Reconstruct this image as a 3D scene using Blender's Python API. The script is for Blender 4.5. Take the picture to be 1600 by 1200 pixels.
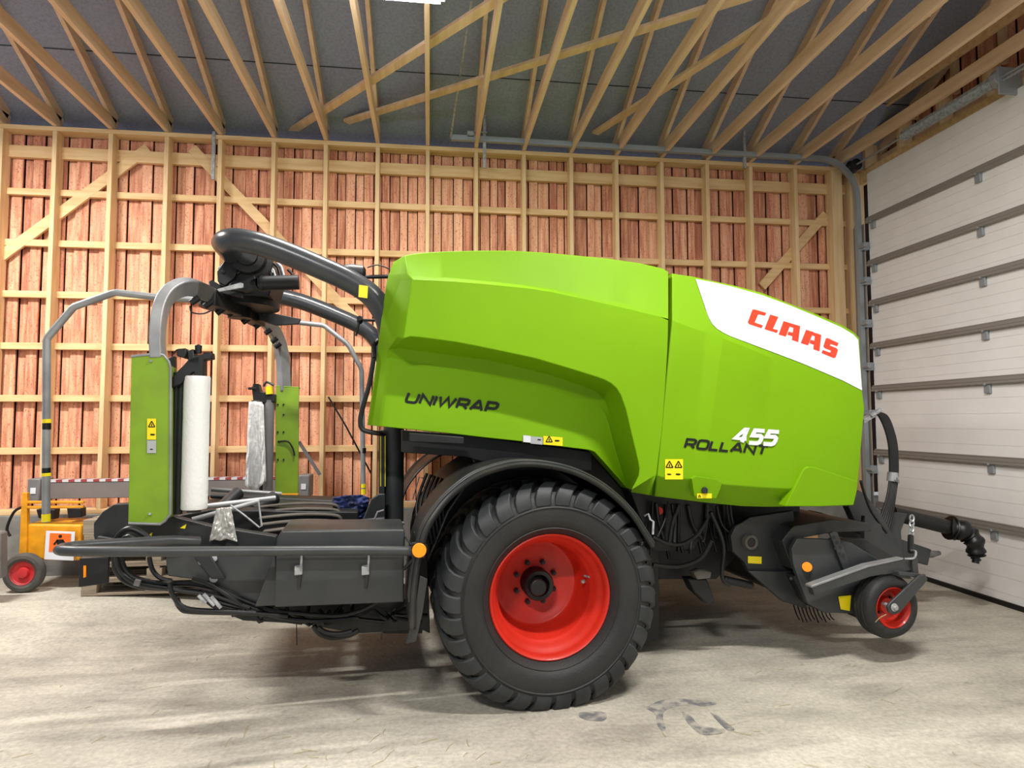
import bpy, bmesh, math, random
from mathutils import Vector, Matrix
random.seed(7)
for o in list(bpy.data.objects): bpy.data.objects.remove(o, do_unlink=True)
SC = bpy.context.scene; COL = SC.collection
# ---------------------------------------------------------------- camera, world, exposure
F, PITCH, YAW, ROLL, H = 995.5, .057, .1288, .0029, 1.83
cam = bpy.data.objects.new('camera', bpy.data.cameras.new('camera')); COL.objects.link(cam)
cam.data.sensor_width = 36; cam.data.lens = 36*F/1600; cam.data.clip_start = .05; cam.data.clip_end = 100
cam.matrix_world = Matrix.Translation((0, 0, H)) @ Matrix.Rotation(-YAW, 4, 'Z') @ Matrix.Rotation(math.pi/2+PITCH, 4, 'X') @ Matrix.Rotation(-ROLL, 4, 'Z')
SC.camera = cam
world = bpy.data.worlds.new('world'); SC.world = world; world.use_nodes = True
world.node_tree.nodes['Background'].inputs[0].default_value = (.85, .92, 1, 1)
world.node_tree.nodes['Background'].inputs[1].default_value = .42
SC.view_settings.view_transform = 'Standard'; SC.view_settings.look = 'None'
SC.view_settings.exposure = 0; SC.view_settings.gamma = 1; SC.view_settings.use_curve_mapping = False
LAMPS = [(-.55, 4.78, 150, None), (2.1, 2.4, 240, 'long white strip light above and ahead of the viewer'), (-4.6, 5.3, 300, 'long white strip light high over the left end of the shed'), (-1.1, -.6, 290, 'long white strip light behind the viewer')]

# ---------------------------------------------------------------- projection helpers (photo point -> place on a real plane)
def ray(px, py):
    u, v = px-800, 600-py; cr, sr = math.cos(ROLL), math.sin(ROLL)
    u, v = (u*cr+v*sr)/F, (-u*sr+v*cr)/F
    ct, st = math.cos(PITCH), math.sin(PITCH); fw = ct-v*st; up = st+v*ct
    c, s = math.cos(YAW), math.sin(YAW)
    return Vector((u*c+fw*s, -u*s+fw*c, up))
C0 = Vector((0, 0, H))
def WY(px, py, Y): d = ray(px, py); return C0+d*(Y/d.y)
def WX(px, py, X): d = ray(px, py); return C0+d*(X/d.x)
def WZ(px, py, Z=0): d = ray(px, py); return C0+d*((Z-H)/d.z)
B = math.radians(5.1); EX = Vector((math.cos(B), math.sin(B), 0)); EY = Vector((-math.sin(B), math.cos(B), 0))
OR = WZ(862, 1112); OR.z = 0
def P(px, py, Y):                        # machine frame: x forward, y across (0 = near tyre wall), z up
    d = ray(px, py); o = C0-OR; t = (Y-o.dot(EY))/d.dot(EY); p = o+d*t
    return Vector((p.dot(EX), p.dot(EY), p.z))
def P2(a): return P(*a)

# ---------------------------------------------------------------- materials
def lin(c):
    if isinstance(c, str): c = [int(c[i:i+2], 16)/255 for i in (0, 2, 4)]
    return tuple(x/12.92 if x <= .04045 else ((x+.055)/1.055)**2.4 for x in c)+(1,)
def mat(name, col, rough=.5, metal=0, col2=None, scale=4, amt=1, bump=0, bscale=60, stretch=None, coat=0, emit=0, detail=6, lo=.4, hi=.65):
    m = bpy.data.materials.new(name); m.use_nodes = True; nt = m.node_tree; b = nt.nodes['Principled BSDF']
    b.inputs['Base Color'].default_value = lin(col); b.inputs['Roughness'].default_value = rough; b.inputs['Metallic'].default_value = metal
    if coat: b.inputs['Coat Weight'].default_value = coat; b.inputs['Coat Roughness'].default_value = .12
    if emit: b.inputs['Emission Color'].default_value = lin(col); b.inputs['Emission Strength'].default_value = emit
    tc = nt.nodes.new('ShaderNodeTexCoord'); mp = nt.nodes.new('ShaderNodeMapping'); nt.links.new(tc.outputs['Object'], mp.inputs[0])
    if stretch: mp.inputs['Scale'].default_value = stretch
    if col2:
        n = nt.nodes.new('ShaderNodeTexNoise'); n.inputs['Scale'].default_value = scale; n.inputs['Detail'].default_value = detail
        nt.links.new(mp.outputs[0], n.inputs['Vector'])
        r = nt.nodes.new('ShaderNodeValToRGB'); r.color_ramp.elements[0].position = lo; r.color_ramp.elements[1].position = hi
        r.color_ramp.elements[0].color = lin(col); r.color_ramp.elements[1].color = lin(col2)
        nt.links.new(n.outputs[0], r.inputs[0]); nt.links.new(r.outputs[0], b.inputs['Base Color'])
    if bump:
        n2 = nt.nodes.new('ShaderNodeTexNoise'); n2.inputs['Scale'].default_value = bscale; n2.inputs['Detail'].default_value = 4
        nt.links.new(mp.outputs[0], n2.inputs['Vector']); bp = nt.nodes.new('ShaderNodeBump'); bp.inputs['Strength'].default_value = bump
        bp.inputs['Distance'].default_value = .01; nt.links.new(n2.outputs[0], bp.inputs['Height']); nt.links.new(bp.outputs[0], b.inputs['Normal'])
    return m
M = {}
M['green'] = mat('green_paint', '709f00', .6, col2='6c9900', scale=1.2)
M['green'].node_tree.nodes['Principled BSDF'].inputs['Specular IOR Level'].default_value = .2
M['guard_green'] = mat('guard_green_paint', '7ea11c', .5, col2='76961f', scale=5)
M['dark'] = mat('anthracite_paint', '333638', .42, col2='3b3d3e', scale=5)
M['dark2'] = mat('dark_frame_paint', '212426', .5, col2='2b2c2d', scale=7)
M['black'] = mat('black_steel', '0d0e11', .5, col2='16171a', scale=9)
M['hose'] = mat('black_rubber_hose', '090a0c', .42)
M['rubber'] = mat('tyre_rubber', '1c1d1e', .62, col2='272726', scale=3, bump=.25, bscale=90)
M['rubberd'] = mat('tyre_lug_rubber', '222527', .58, col2='2f3234', scale=6)
M['fender'] = mat('fender_plastic', '26282a', .42, col2='3a3833', scale=4, lo=.45, hi=.75)
M['red'] = mat('red_rim_paint', 'c92817', .5, col2='b8210f', scale=4, coat=.1)
M['galv'] = mat('galvanised_steel', 'b4b6b7', .4, .3, col2='8d9092', scale=30)
M['silver'] = mat('grey_painted_arch', '9fa0a0', .42, .35, col2='86878a', scale=5)
M['white'] = mat('white_decal', 'd9dce2', .35)
M['redlet'] = mat('red_lettering', 'f03a20', .4)
M['blacklet'] = mat('black_lettering', '0c0e0c', .4)
M['yellow'] = mat('yellow_sticker', 'f2dc10', .45)
M['greyst'] = mat('grey_sticker', 'a9acad', .5)
M['orange'] = mat('orange_reflector', 'f7930f', .3)
M['stud'] = mat('pine_stud', 'e3c496', .7, col2='d6b180', scale=3, stretch=(6, 6, .6), bump=.1)
M['rail'] = mat('pine_rail', 'e2c08e', .7, col2='d3ab78', scale=3, stretch=(.6, 6, 6), bump=.1)
M['chord'] = mat('pine_rafter', 'e2c2a2', .7, col2='d4b08c', scale=3, stretch=(6, .6, 6), bump=.1)
M['ceil'] = mat('grey_roof_underlay', '9195a6', .8, col2='848898', scale=40, detail=2, bump=.15, bscale=140)
M['plinth'] = mat('concrete_plinth', '8b8a85', .85, col2='77756f', scale=4, bump=.3)
M['plast'] = mat('grey_plastic', '777575', .5, col2='6b696a', scale=5)
M['film'] = mat('white_stretch_film', 'e8e8e6', .35, bump=.35, bscale=45)
M['bag'] = mat('crumpled_silver_plastic', 'bcbcb8', .25, .25, bump=.9, bscale=28)
M['tailfilm'] = mat('wrinkled_white_film', 'dededc', .3, bump=.8, bscale=35)
M['blue'] = mat('blue_cloth', '202f63', .8, col2='151c38', scale=12)
M['cart'] = mat('orange_yellow_paint', 'e09a12', .5, col2='c98510', scale=8)
M['pallet'] = mat('weathered_pallet_wood', '9a8b78', .85, col2='7f7262', scale=4, stretch=(.7, 5, 5), bump=.3)
M['doorw'] = mat('white_door_panel', 'eceae8', .5, col2='e6e4e1', scale=2)
M['doorrail'] = mat('brown_grey_door_rail', '8b8680', .45, .1)
M['track'] = mat('grey_track_steel', '9aa1a6', .4, .35)
M['belt'] = mat('brown_grey_belt', '4b4742', .75, col2='5a554e', scale=10)
M['lamp'] = mat('lamp_tube', 'f4f6ff', .3, emit=60)
M['orsign'] = mat('orange_sign', 'ef6a1c', .5)
M['straw'] = mat('straw', 'a89a6a', .8)
M['crate'] = mat('bright_timber', 'cfa874', .8)
def planks():
    m = bpy.data.materials.new('red_stained_boards'); m.use_nodes = True; nt = m.node_tree; b = nt.nodes['Principled BSDF']; b.inputs['Roughness'].default_value = .8
    geo = nt.nodes.new('ShaderNodeNewGeometry'); at = nt.nodes.new('ShaderNodeAttribute'); at.attribute_name = 'tone'
    tc = nt.nodes.new('ShaderNodeTexCoord'); mp = nt.nodes.new('ShaderNodeMapping'); mp.inputs['Scale'].default_value = (14, 14, 1.3)
    nt.links.new(tc.outputs['Object'], mp.inputs[0]); n = nt.nodes.new('ShaderNodeTexNoise'); n.inputs['Scale'].default_value = 2; n.inputs['Detail'].default_value = 8
    nt.links.new(mp.outputs[0], n.inputs[0])
    mx = nt.nodes.new('ShaderNodeMath'); mx.operation = 'ADD'; nt.links.new(n.outputs[0], mx.inputs[0])
    sc = nt.nodes.new('ShaderNodeMath'); sc.operation = 'MULTIPLY_ADD'; sc.inputs[1].default_value = .3; sc.inputs[2].default_value = -.15
    nt.links.new(at.outputs['Fac'], sc.inputs[0]); nt.links.new(sc.outputs[0], mx.inputs[1])
    r = nt.nodes.new('ShaderNodeValToRGB'); e = r.color_ramp.elements
    e[0].position = .3; e[0].color = lin('b57358'); e[1].position = .75; e[1].color = lin('efbb97')
    k = e.new(.5); k.color = lin('dc9c7a')
    nt.links.new(mx.outputs[0], r.inputs[0])
    # dark red flecks where stain bled through
    m3 = nt.nodes.new('ShaderNodeMapping'); m3.inputs['Scale'].default_value = (26, 26, 15); nt.links.new(tc.outputs['Object'], m3.inputs[0])
    n3 = nt.nodes.new('ShaderNodeTexNoise'); n3.inputs['Scale'].default_value = 3; n3.inputs['Detail'].default_value = 3; nt.links.new(m3.outputs[0], n3.inputs[0])
    r3 = nt.nodes.new('ShaderNodeValToRGB'); r3.color_ramp.elements[0].position = .57; r3.color_ramp.elements[0].color = (0, 0, 0, 1)
    r3.color_ramp.elements[1].position = .72; r3.color_ramp.elements[1].color = (.85, .85, .85, 1); nt.links.new(n3.outputs[0], r3.inputs[0])
    mm = nt.nodes.new('ShaderNodeMix'); mm.data_type = 'RGBA'; mm.inputs['B'].default_value = lin('9a4034')
    nt.links.new(r3.outputs[0], mm.inputs['Factor']); nt.links.new(r.outputs[0], mm.inputs['A']); nt.links.new(mm.outputs['Result'], b.inputs['Base Color'])
    return m
M['planks'] = planks()
def floor_mat():
    m = bpy.data.materials.new('dusty_concrete'); m.use_nodes = True; nt = m.node_tree; b = nt.nodes['Principled BSDF']; b.inputs['Roughness'].default_value = .85
    tc = nt.nodes.new('ShaderNodeTexCoord')
    def noise(s, sc3, d, rot=0):
        mp = nt.nodes.new('ShaderNodeMapping'); mp.inputs['Scale'].default_value = sc3; mp.inputs['Rotation'].default_value = (0, 0, rot)
        nt.links.new(tc.outputs['Object'], mp.inputs[0]); n = nt.nodes.new('ShaderNodeTexNoise'); n.inputs['Scale'].default_value = s
        n.inputs['Detail'].default_value = d; n.inputs['Roughness'].default_value = .65; nt.links.new(mp.outputs[0], n.inputs[0]); return n
    def ramp(n, a, ca, c, cb):
        r = nt.nodes.new('ShaderNodeValToRGB'); r.color_ramp.elements[0].position = a; r.color_ramp.elements[1].position = c
        r.color_ramp.elements[0].color = ca; r.color_ramp.elements[1].color = cb; nt.links.new(n.outputs[0], r.inputs[0]); return r
    base = ramp(noise(1.1, (1, 1.6, 1), 8), .3, lin('a39d91'), .68, lin('cfc9ba'))
    fine = ramp(noise(34, (1, 1, 1), 6), .3, (.72, .72, .72, 1), .7, (1.1, 1.1, 1.1, 1))
    streak = ramp(noise(1.4, (.8, 3.2, 1), 8, .25), .50, (1, 1, 1, 1), .78, (.6, .6, .61, 1))
    spots = ramp(noise(5.5, (1, 1.7, 1), 5), .64, (1, 1, 1, 1), .76, (.5, .5, .5, 1))
    cur = base
    for nd in (fine, streak, spots):
        mx = nt.nodes.new('ShaderNodeMix'); mx.data_type = 'RGBA'; mx.blend_type = 'MULTIPLY'; mx.inputs['Factor'].default_value = 1
        nt.links.new(cur.outputs[0] if cur is base else cur.outputs['Result'], mx.inputs['A']); nt.links.new(nd.outputs[0], mx.inputs['B']); cur = mx
    nt.links.new(cur.outputs['Result'], b.inputs['Base Color'])
    bn = noise(18, (1, 1, 1), 8); bp = nt.nodes.new('ShaderNodeBump'); bp.inputs['Strength'].default_value = .35; bp.inputs['Distance'].default_value = .02
    nt.links.new(bn.outputs[0], bp.inputs['Height']); nt.links.new(bp.outputs[0], b.inputs['Normal'])
    return m
M['floor'] = floor_mat()

# ---------------------------------------------------------------- mesh builder
def tag(o, label=None, cat=None, group=None, kind=None):
    for k, v in (('label', label), ('category', cat), ('group', group), ('kind', kind)):
        if v: o[k] = v
    return o
class MB:
    def __init__(s): s.v = []; s.f = []
    def add(s, vs, fs):
        n = len(s.v); s.v += [tuple(v) for v in vs]; s.f += [tuple(i+n for i in f) for f in fs]
    def box(s, a, b, mtx=None):
        x0, y0, z0 = a; x1, y1, z1 = b
        vs = [Vector(p) for p in ((x0,y0,z0),(x1,y0,z0),(x1,y1,z0),(x0,y1,z0),(x0,y0,z1),(x1,y0,z1),(x1,y1,z1),(x0,y1,z1))]
        if mtx: vs = [mtx @ v for v in vs]
        s.add(vs, [(0,3,2,1),(4,5,6,7),(0,1,5,4),(1,2,6,5),(2,3,7,6),(3,0,4,7)]); return s
    def prism(s, pts, ext):              # polygon of Vectors extruded by vector ext
        n = len(pts); ext = Vector(ext); vs = list(pts)+[p+ext for p in pts]
        s.add(vs, [tuple(range(n)), tuple(range(2*n-1, n-1, -1))]+[(i, i+n, (i+1) % n+n, (i+1) % n) for i in range(n)]); return s
    def poly(s, pix, Y, t): return s.prism([P(x, y, Y) for x, y in pix], (0, t, 0))
    def sweep(s, pts, secs, closed=False, up=Vector((0, 0, 1)), cap=True):   # secs: list of (a, b) offsets or one radius
        n = len(pts); rings = []; k = None; prev = None
        for i, p in enumerate(pts):
            a = pts[i-1] if (i or closed) else p; b = pts[(i+1) % n] if (i < n-1 or closed) else p
            t = (b-a).normalized()
            if prev is None:
                side = t.cross(up)
                if side.length < 1e-3: side = t.cross(Vector((1, 0, 0)))
            else: side = prev-t*prev.dot(t)
            side.normalize(); prev = side; u = side.cross(t).normalized()
            sc = secs(i/(n-1)) if callable(secs) else secs
            rings.append([p+side*x+u*y for x, y in sc]); k = len(sc)
        vs = [v for r in rings for v in r]; fs = []
        for i in range(n if closed else n-1):
            j = (i+1) % n
            for q in range(k): fs.append((i*k+q, i*k+(q+1) % k, j*k+(q+1) % k, j*k+q))
        if cap and not closed: fs += [tuple(range(k-1, -1, -1)), tuple((n-1)*k+q for q in range(k))]
        s.add(vs, fs); return s
    def tube(s, pts, r, seg=12, smooth=0, **kw):
        pts = [Vector(p) for p in pts]
        if smooth and len(pts) > 2: pts = spline(pts, smooth)
        if callable(r): sec = lambda t: circ(r(t), seg)
        else: sec = circ(r, seg)
        return s.sweep(pts, sec, **kw)
    def bar(s, a, b, w, h, up=Vector((0, 0, 1))):
        return s.sweep([Vector(a), Vector(b)], [(-w/2, -h/2), (w/2, -h/2), (w/2, h/2), (-w/2, h/2)], up=up)
    def lathe(s, prof, c, seg=48, axis='Y', closed=False):      # prof (r, along)
        c = Vector(c); n = len(prof); vs = []
        for i in range(seg):
            t = 2*math.pi*i/seg
            for r, a in prof:
                q = Vector((r*math.cos(t), a, r*math.sin(t))) if axis == 'Y' else (Vector((a, r*math.cos(t), r*math.sin(t))) if axis == 'X' else Vector((r*math.cos(t), r*math.sin(t), a)))
                vs.append(c+q)
        fs = []
        for i in range(seg):
            j = (i+1) % seg
            for q in range(n if closed else n-1): fs.append((i*n+q, j*n+q, j*n+(q+1) % n, i*n+(q+1) % n))
        s.add(vs, fs); return s
    def cyl(s, a, b, r, seg=20): return s.tube([a, b], r, seg)
    def strips(s, curves):
        n = len(curves[0]); vs = [p for c in curves for p in c]; fs = []
        for i in range(len(curves)-1):
            for j in range(n-1): fs.append((i*n+j, (i+1)*n+j, (i+1)*n+j+1, i*n+j+1))
        s.add(vs, fs); return s
    def build(s, name, m, parent=None, bevel=0, smooth=35, seg=2, solid=0):
        me = bpy.data.meshes.new(name); me.from_pydata(s.v, [], s.f); me.validate(); 
        bm = bmesh.new(); bm.from_mesh(me)
        bmesh.ops.remove_doubles(bm, verts=bm.verts, dist=1e-5); bmesh.ops.recalc_face_normals(bm, faces=bm.faces); bm.to_mesh(me); bm.free()
        me.materials.append(M[m] if isinstance(m, str) else m)
        if smooth: me.shade_smooth(); me.set_sharp_from_angle(angle=math.radians(smooth))
        o = bpy.data.objects.new(name, me); COL.objects.link(o)
        if parent: o.parent = parent
        if solid: md = o.modifiers.new('s', 'SOLIDIFY'); md.thickness = solid; md.offset = -1
        if bevel: md = o.modifiers.new('b', 'BEVEL'); md.width = bevel; md.segments = seg; md.limit_method = 'ANGLE'; md.angle_limit = math.radians(25); md.harden_normals = False
        return o
def circ(r, n): return [(r*math.cos(2*math.pi*i/n), r*math.sin(2*math.pi*i/n)) for i in range(n)]
def rect(w, h): return [(-w/2, -h/2), (w/2, -h/2), (w/2, h/2), (-w/2, h/2)]
def spline(p, k=6):
    out = []; n = len(p)
    for i in range(n-1):
        a, b, c, d = p[max(i-1, 0)], p[i], p[i+1], p[min(i+2, n-1)]
        for j in range(k):
            t = j/k; out.append(.5*((2*b)+(c-a)*t+(2*a-5*b+4*c-d)*t*t+(3*b-a-3*c+d)*t**3))
    out.append(p[-1]); return out
def empty(name, loc=(0, 0, 0), rz=0, parent=None):
    o = bpy.data.objects.new(name, None); COL.objects.link(o); o.location = loc; o.rotation_euler = (0, 0, rz); o.empty_display_size = .1
    if parent: o.parent = parent
    return o
def resample(pts, n):
    L = [0]
    for a, b in zip(pts, pts[1:]): L.append(L[-1]+math.dist(a, b))
    out = []; k = 0
    for i in range(n):
        s = L[-1]*i/(n-1)
        while k < len(L)-2 and L[k+1] < s: k += 1
        t = (s-L[k])/max(L[k+1]-L[k], 1e-9); t = min(max(t, 0), 1)
        out.append(tuple(a+(b-a)*t for a, b in zip(pts[k], pts[k+1])))
    return out
def smoothpix(pts, k=5):
    return [tuple(v[:len(pts[0])]) for v in [tuple(q) for q in spline([Vector(tuple(p)+(0,)*(3-len(p))) for p in pts], k)]]

# ================================================================ THE SETTING
def struct(mb, name, m, parent=None, **k):
    o = mb.build(name, m, parent, **k)
    if not parent: o['kind'] = 'structure'
    return o
D = 7.67; XD = 5.6; ZT = 5.22; XL = -7.0; YF = -5.0
def floor_z(x, y):
    s = lambda t: max(0, min(1, t))**2*(3-2*max(0, min(1, t)))
    return .15*s((-x-1.2)/2.2)*s((y-5.2)/1.6)
mb = MB(); nx, ny = 60, 60
vs = []; fs = []
for j in range(ny+1):
    for i in range(nx+1):
        x = XL-.3+(XD+1-XL)*i/nx; y = YF-.3+(D+1-YF)*j/ny; vs.append((x, y, floor_z(x, y)))
for j in range(ny):
    for i in range(nx): a = j*(nx+1)+i; fs.append((a, a+1, a+nx+2, a+nx+1))
mb.add(vs, fs); struct(mb, 'floor', 'floor')
# dark oily stains on the floor are thin dried patches
# back wall boards
def board_wall(name, x0, x1, z0, z1, place):
    me_v = []; me_f = []; tones = []; x = x0; k = 0
    while x < x1:
        w = random.choice((.098, .098, .12, .148)); off = .03 if k % 2 else 0; off += random.uniform(0, .004)
        ov = 0
        a, b = x-ov, min(x+w-.012, x1)+ov; t = random.random()
        c = [(a, off), (b, off), (b, off+.02), (a, off+.02)]; n = len(me_v)
        for z in (z0, z1):
            for (p, q) in c: me_v.append(place(p, q, z))
        for f in ((0,1,5,4),(1,2,6,5),(2,3,7,6),(3,0,4,7),(0,3,2,1),(4,5,6,7)): me_f.append(tuple(i+n for i in f)); tones.append(t)
        x += w; k += 1
    me = bpy.data.meshes.new(name); me.from_pydata(me_v, [], me_f); me.materials.append(M['planks'])
    at = me.attributes.new('tone', 'FLOAT', 'FACE')
    for i, t in enumerate(tones): at.data[i].value = t
    o = bpy.data.objects.new(name, me); COL.objects.link(o); return o
Zp = .86
w = board_wall('wall_back', XL, XD+.25, Zp, ZT-.06, lambda p, q, z: (p, D+.17+q, z)); w['kind'] = 'structure'
bk = MB(); bk.box((XL, D+.235, Zp), (XD+.4, D+.26, ZT)); struct(bk, 'trim_1', mat('black_underlay', '2a1512', .9))
mb = MB(); mb.box((XL, D-.03, -.3), (XD+.4, D+.3, Zp-.05)); struct(mb, 'baseboard_back', 'plinth', bevel=.01)
tn = [1]
def trim(mb, m, bevel=.003):
    tn[0] += 1; return struct(mb, 'trim_%d' % tn[0], m, bevel=bevel)
# studs
SX = [-4.243+.6*i-.6*4 for i in range(0, 21)]
SX = [x for x in SX if x < XD+.2]+[XD-.22]
SX = [WY(p, 300, D).x for p in (-270, -180, -95, -3, 82, 170, 258, 342, 426, 508, 589.5, 668, 744, 819, 893, 964, 1035, 1106, 1174, 1244, 1308, 1336)]
for x in SX:
    hw = .075 if x > SX[-3]+.01 else .024
    mb = MB(); mb.box((x-hw, D, Zp), (x+hw, D+.15, ZT-.09)); trim(mb, 'stud')
# plates
mb = MB(); mb.box((XL, D-.005, Zp-.05), (XD+.1, D+.16, Zp+.0)); trim(mb, 'rail')
mb = MB(); mb.box((XL, D-.005, ZT-.09), (XD+.1, D+.16, ZT-.04)); trim(mb, 'rail')
ROWZ = [ZT-.30]+[2.033+H+.59-.59*k for k in range(0, 6)]
for i, z in enumerate(ROWZ):
    h = .075 if i else .14
    mb = MB(); mb.box((XL, D+.11, z-h/2), (XD+.1, D+.168, z+h/2)); trim(mb, 'rail')
# diagonal braces behind the studs
def brace(a, b, Y, w=.12):
    A, Bq = WY(*a, Y), WY(*b, Y); mb = MB(); mb.bar(A, Bq, .035, w, up=Vector((0, 1, 0)).cross(Bq-A)); return trim(mb, 'rail')
for a, b in (((232, 232), (-40, 432)), ((300, 232), (600, 546)), ((1290, 335), (1190, 448))):
    brace(a, b, D+.125)
# roof: underlay and scissor chords
sl = math.tan(math.radians(26.5)); rise = math.tan(math.radians(.7))
mb = MB(); yb = D+.5; yf = YF
zc = lambda y: ZT+.22+(D-y)*sl
mb.add([(XL, yb, zc(yb)), (XD+1.5, yb, zc(yb)), (XD+1.5, yf, zc(yf)), (XL, yf, zc(yf)), (XL, yb, zc(yb)+.05), (XD+1.5, yb, zc(yb)+.05), (XD+1.5, yf, zc(yf)+.05), (XL, yf, zc(yf)+.05)], [(0,1,2,3),(4,7,6,5),(0,4,5,1),(1,5,6,2),(2,6,7,3),(3,7,4,0)])
cei = struct(mb, 'ceiling', 'ceil')
mb = MB()
for y in (D-.62, D-1.9, D-3.2, D-4.5):          # lap seams of the underlay
    mb.bar((XL, y, zc(y)-.002), (XD+1.4, y, zc(y)-.002), .012, .006)
mb.build('underlay_seam', mat('seam_tape', '33363d', .8), cei)
XT = [x for x in SX[:-1]]+[XD+.35]
for i, x in enumerate(XT):
    mb = MB(); yf2 = YF+.4
    mb.bar((x, D+.12, ZT+.035), (x, yf2, ZT+.035+(D-yf2)*rise), .045, .145)
    tr = struct(mb, 'trim_%d' % (tn[0]+1), 'chord', bevel=.003); tn[0] += 1
    mb = MB(); z1 = ZT+.12; mb.bar((x+.0, D+.1, z1), (x, yf2, z1+(D+.1-yf2)*sl), .045, .16); mb.build('upper_chord', 'chord', tr, bevel=.003)
    for (y0, y1) in ((D-2.9, D-4.2),):
        mb = MB(); mb.bar((x+.046, y0, ZT+.05), (x+.046, y1, z1+(D-y1)*sl-.05), .045, .1); mb.build('web', 'chord', tr, bevel=.003)
# loose diagonal boards laid over the lower chords
def zboard(a, b, z, w=.1):
    A, Bq = WZ(*a, z), WZ(*b, z); mb = MB(); mb.bar(A, Bq, w, .035, up=Vector((0, 0, 1))); return trim(mb, 'chord')
zb_ = ZT+.15
zboard((452, 207), (830, -34), zb_); zboard((541, 190), (1240, -28), zb_+.05); zboard((930, 208), (1260, -5), zb_+.02)
# ---------- door side
YD0 = 7.42                                # door edge nearest the back wall
hz = WX(1372, 268, XD).z
dw = board_wall('wall_right', -3.2, D+.2, hz+.1, 7.4, lambda p, q, z: (XD+.42+q, p, z)); dw['kind'] = 'structure'
bk = MB(); bk.box((XD+.47, -3.4, hz), (XD+.5, D+.3, 8.2)); struct(bk, 'trim_0', bpy.data.materials['black_underlay'])
mb = MB(); mb.box((XD+.06, YF, hz-.02), (XD+.12, D, hz+.17)); trim(mb, 'rail')
mb = MB(); mb.box((XD+.12, YF, hz+.60), (XD+.28, D, hz+.65)); trim(mb, 'rail')
mb = MB(); mb.box((XD+.02, YF, hz+.78), (XD+.07, D, hz+.93)); trim(mb, 'rail')
for y in [D-.02-.62*i for i in range(14)]:
    mb = MB(); mb.box((XD+.12, y-.05, hz+.17), (XD+.3, y, hz+.60)); trim(mb, 'stud')
    mb = MB(); mb.box((XD+.32, y-.05, hz+.6), (XD+.4, y, 7.3)); trim(mb, 'stud')
mb = MB(); mb.box((XD-.26, D+.0, .8), (XD+.04, D+.12, 5.0)); 
# narrow stud pair and boards in the corner return
for xx in (XD-.0,):
    mb = MB(); mb.box((xx-.02, D-.02, Zp), (xx+.12, D+.1, 5.1)); trim(mb, 'stud')
# sectional door
dz = [WX(1600, y, XD).z for y in (236, 328, 413, 503, 592, 724, 832)]
door = MB(); pz = [hz+.01]+dz+[-.02]
ov = empty('door_1', (XD, 0, 0)); ov['kind'] = 'structure'
prevz = hz+.06
levels = dz+[-.03]
for i, z in enumerate(levels):
    mb = MB(); top = prevz-.006; bot = z
    nb = 5; hgt = (top-bot)
    for k in range(nb):                   # ribbed skin
        a = bot+hgt*k/nb; b = bot+hgt*(k+1)/nb-.006
        mb.box((0, YF, a), (.04, YD0, b)); mb.box((.004, YF, b-.001), (.04, YD0, b+.0065))
    mb.build('door_panel', 'doorw', ov, bevel=0, smooth=0); prevz = z
for z in dz:
    mb = MB(); mb.box((-.045, YF, z-.0), (0, YD0+.0, z+.035)); mb.box((-.05, YF, z-.03), (-.012, YD0, z)); mb.box((-.03, YF, z+.035), (0, YD0, z+.05))
    rl = mb.build('stiffening_rail', 'doorrail', ov, bevel=.004)
    for y in (YD0-.1, 5.75, 4.4, 3.1, 1.8):
        mb = MB(); mb.box((-.03, y-.035, z-.12), (-.002, y+.035, z-.02)); mb.cyl((-.06, y, z-.03), (0, y, z-.03), .012); mb.build('hinge', 'track', rl, bevel=.003)
mb = MB(); mb.box((-.02, YF, -.04), (.05, YD0, .05)); mb.build('bottom_seal', 'hose', ov, bevel=.01)
# door track, spring and drum
tr = empty('door_track', (0, 0, 0)); tag(tr, 'galvanised lift door track curving from the upright at the corner to overhead rail', 'track')
YT = 7.5
pts = [WY(1385, 800, YT), WY(1372, 560, YT), WY(1362, 360, YT)]
zt = WY(1300, 249, YT).z
xv = XD-.09
vert = [Vector((xv, YT, .02)), Vector((xv, YT, 3.0)), Vector((xv, YT, zt-.55))]
arc = [Vector((xv-.5+.5*math.cos(a), YT, zt-.5+.5*math.sin(a))) for a in [math.pi/2*i/10 for i in range(11)]]
hl = WY(705, 215, YT)
path = vert+arc+[Vector((hl.x, YT, hl.z+.0))]
csec = [(-.03, -.028), (.03, -.028), (.03, .028), (.02, .028), (.02, -.018), (-.02, -.018), (-.02, .028), (-.03, .028)]
mb = MB(); mb.sweep(path, csec, up=Vector((0, 1, 0))); mb.build('rail', 'track', tr, smooth=30)
mb = MB(); mb.box((xv+.045, YT-.05, .02), (xv+.05, YT+.16, 4.35)); mb.box((xv-.01, YT+.06, .02), (xv+.055, YT+.065, 4.35)); mb.build('upright_angle', 'doorrail', tr)
for z in (.6, 1.2, 1.9, 2.5, 3.05, 3.6, 4.05):
    mb = MB(); mb.box((xv+.0, YT-.1, z-.05), (xv+.075, YT+.04, z+.05)); mb.cyl((xv+.0, YT-.13, z), (xv+.0, YT+.04, z), .026); mb.build('roller_bracket', 'track', tr, bevel=.004)
for (px, py0, py1) in ((757, 170, 262), (334, 205, 280), (1163, 198, 262)):
    a, b = WY(px, py0, YT+.0), WY(px, py1, YT+.0)
    if px == 334: a, b = WY(px, py0, D-.02), WY(px, py1, D-.02)
    mb = MB(); mb.box((a.x-.018, a.y-.0, b.z), (a.x+.018, a.y+.03, a.z)); mb.build('hanger_strap', 'galv', tr, bevel=.002)
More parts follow.
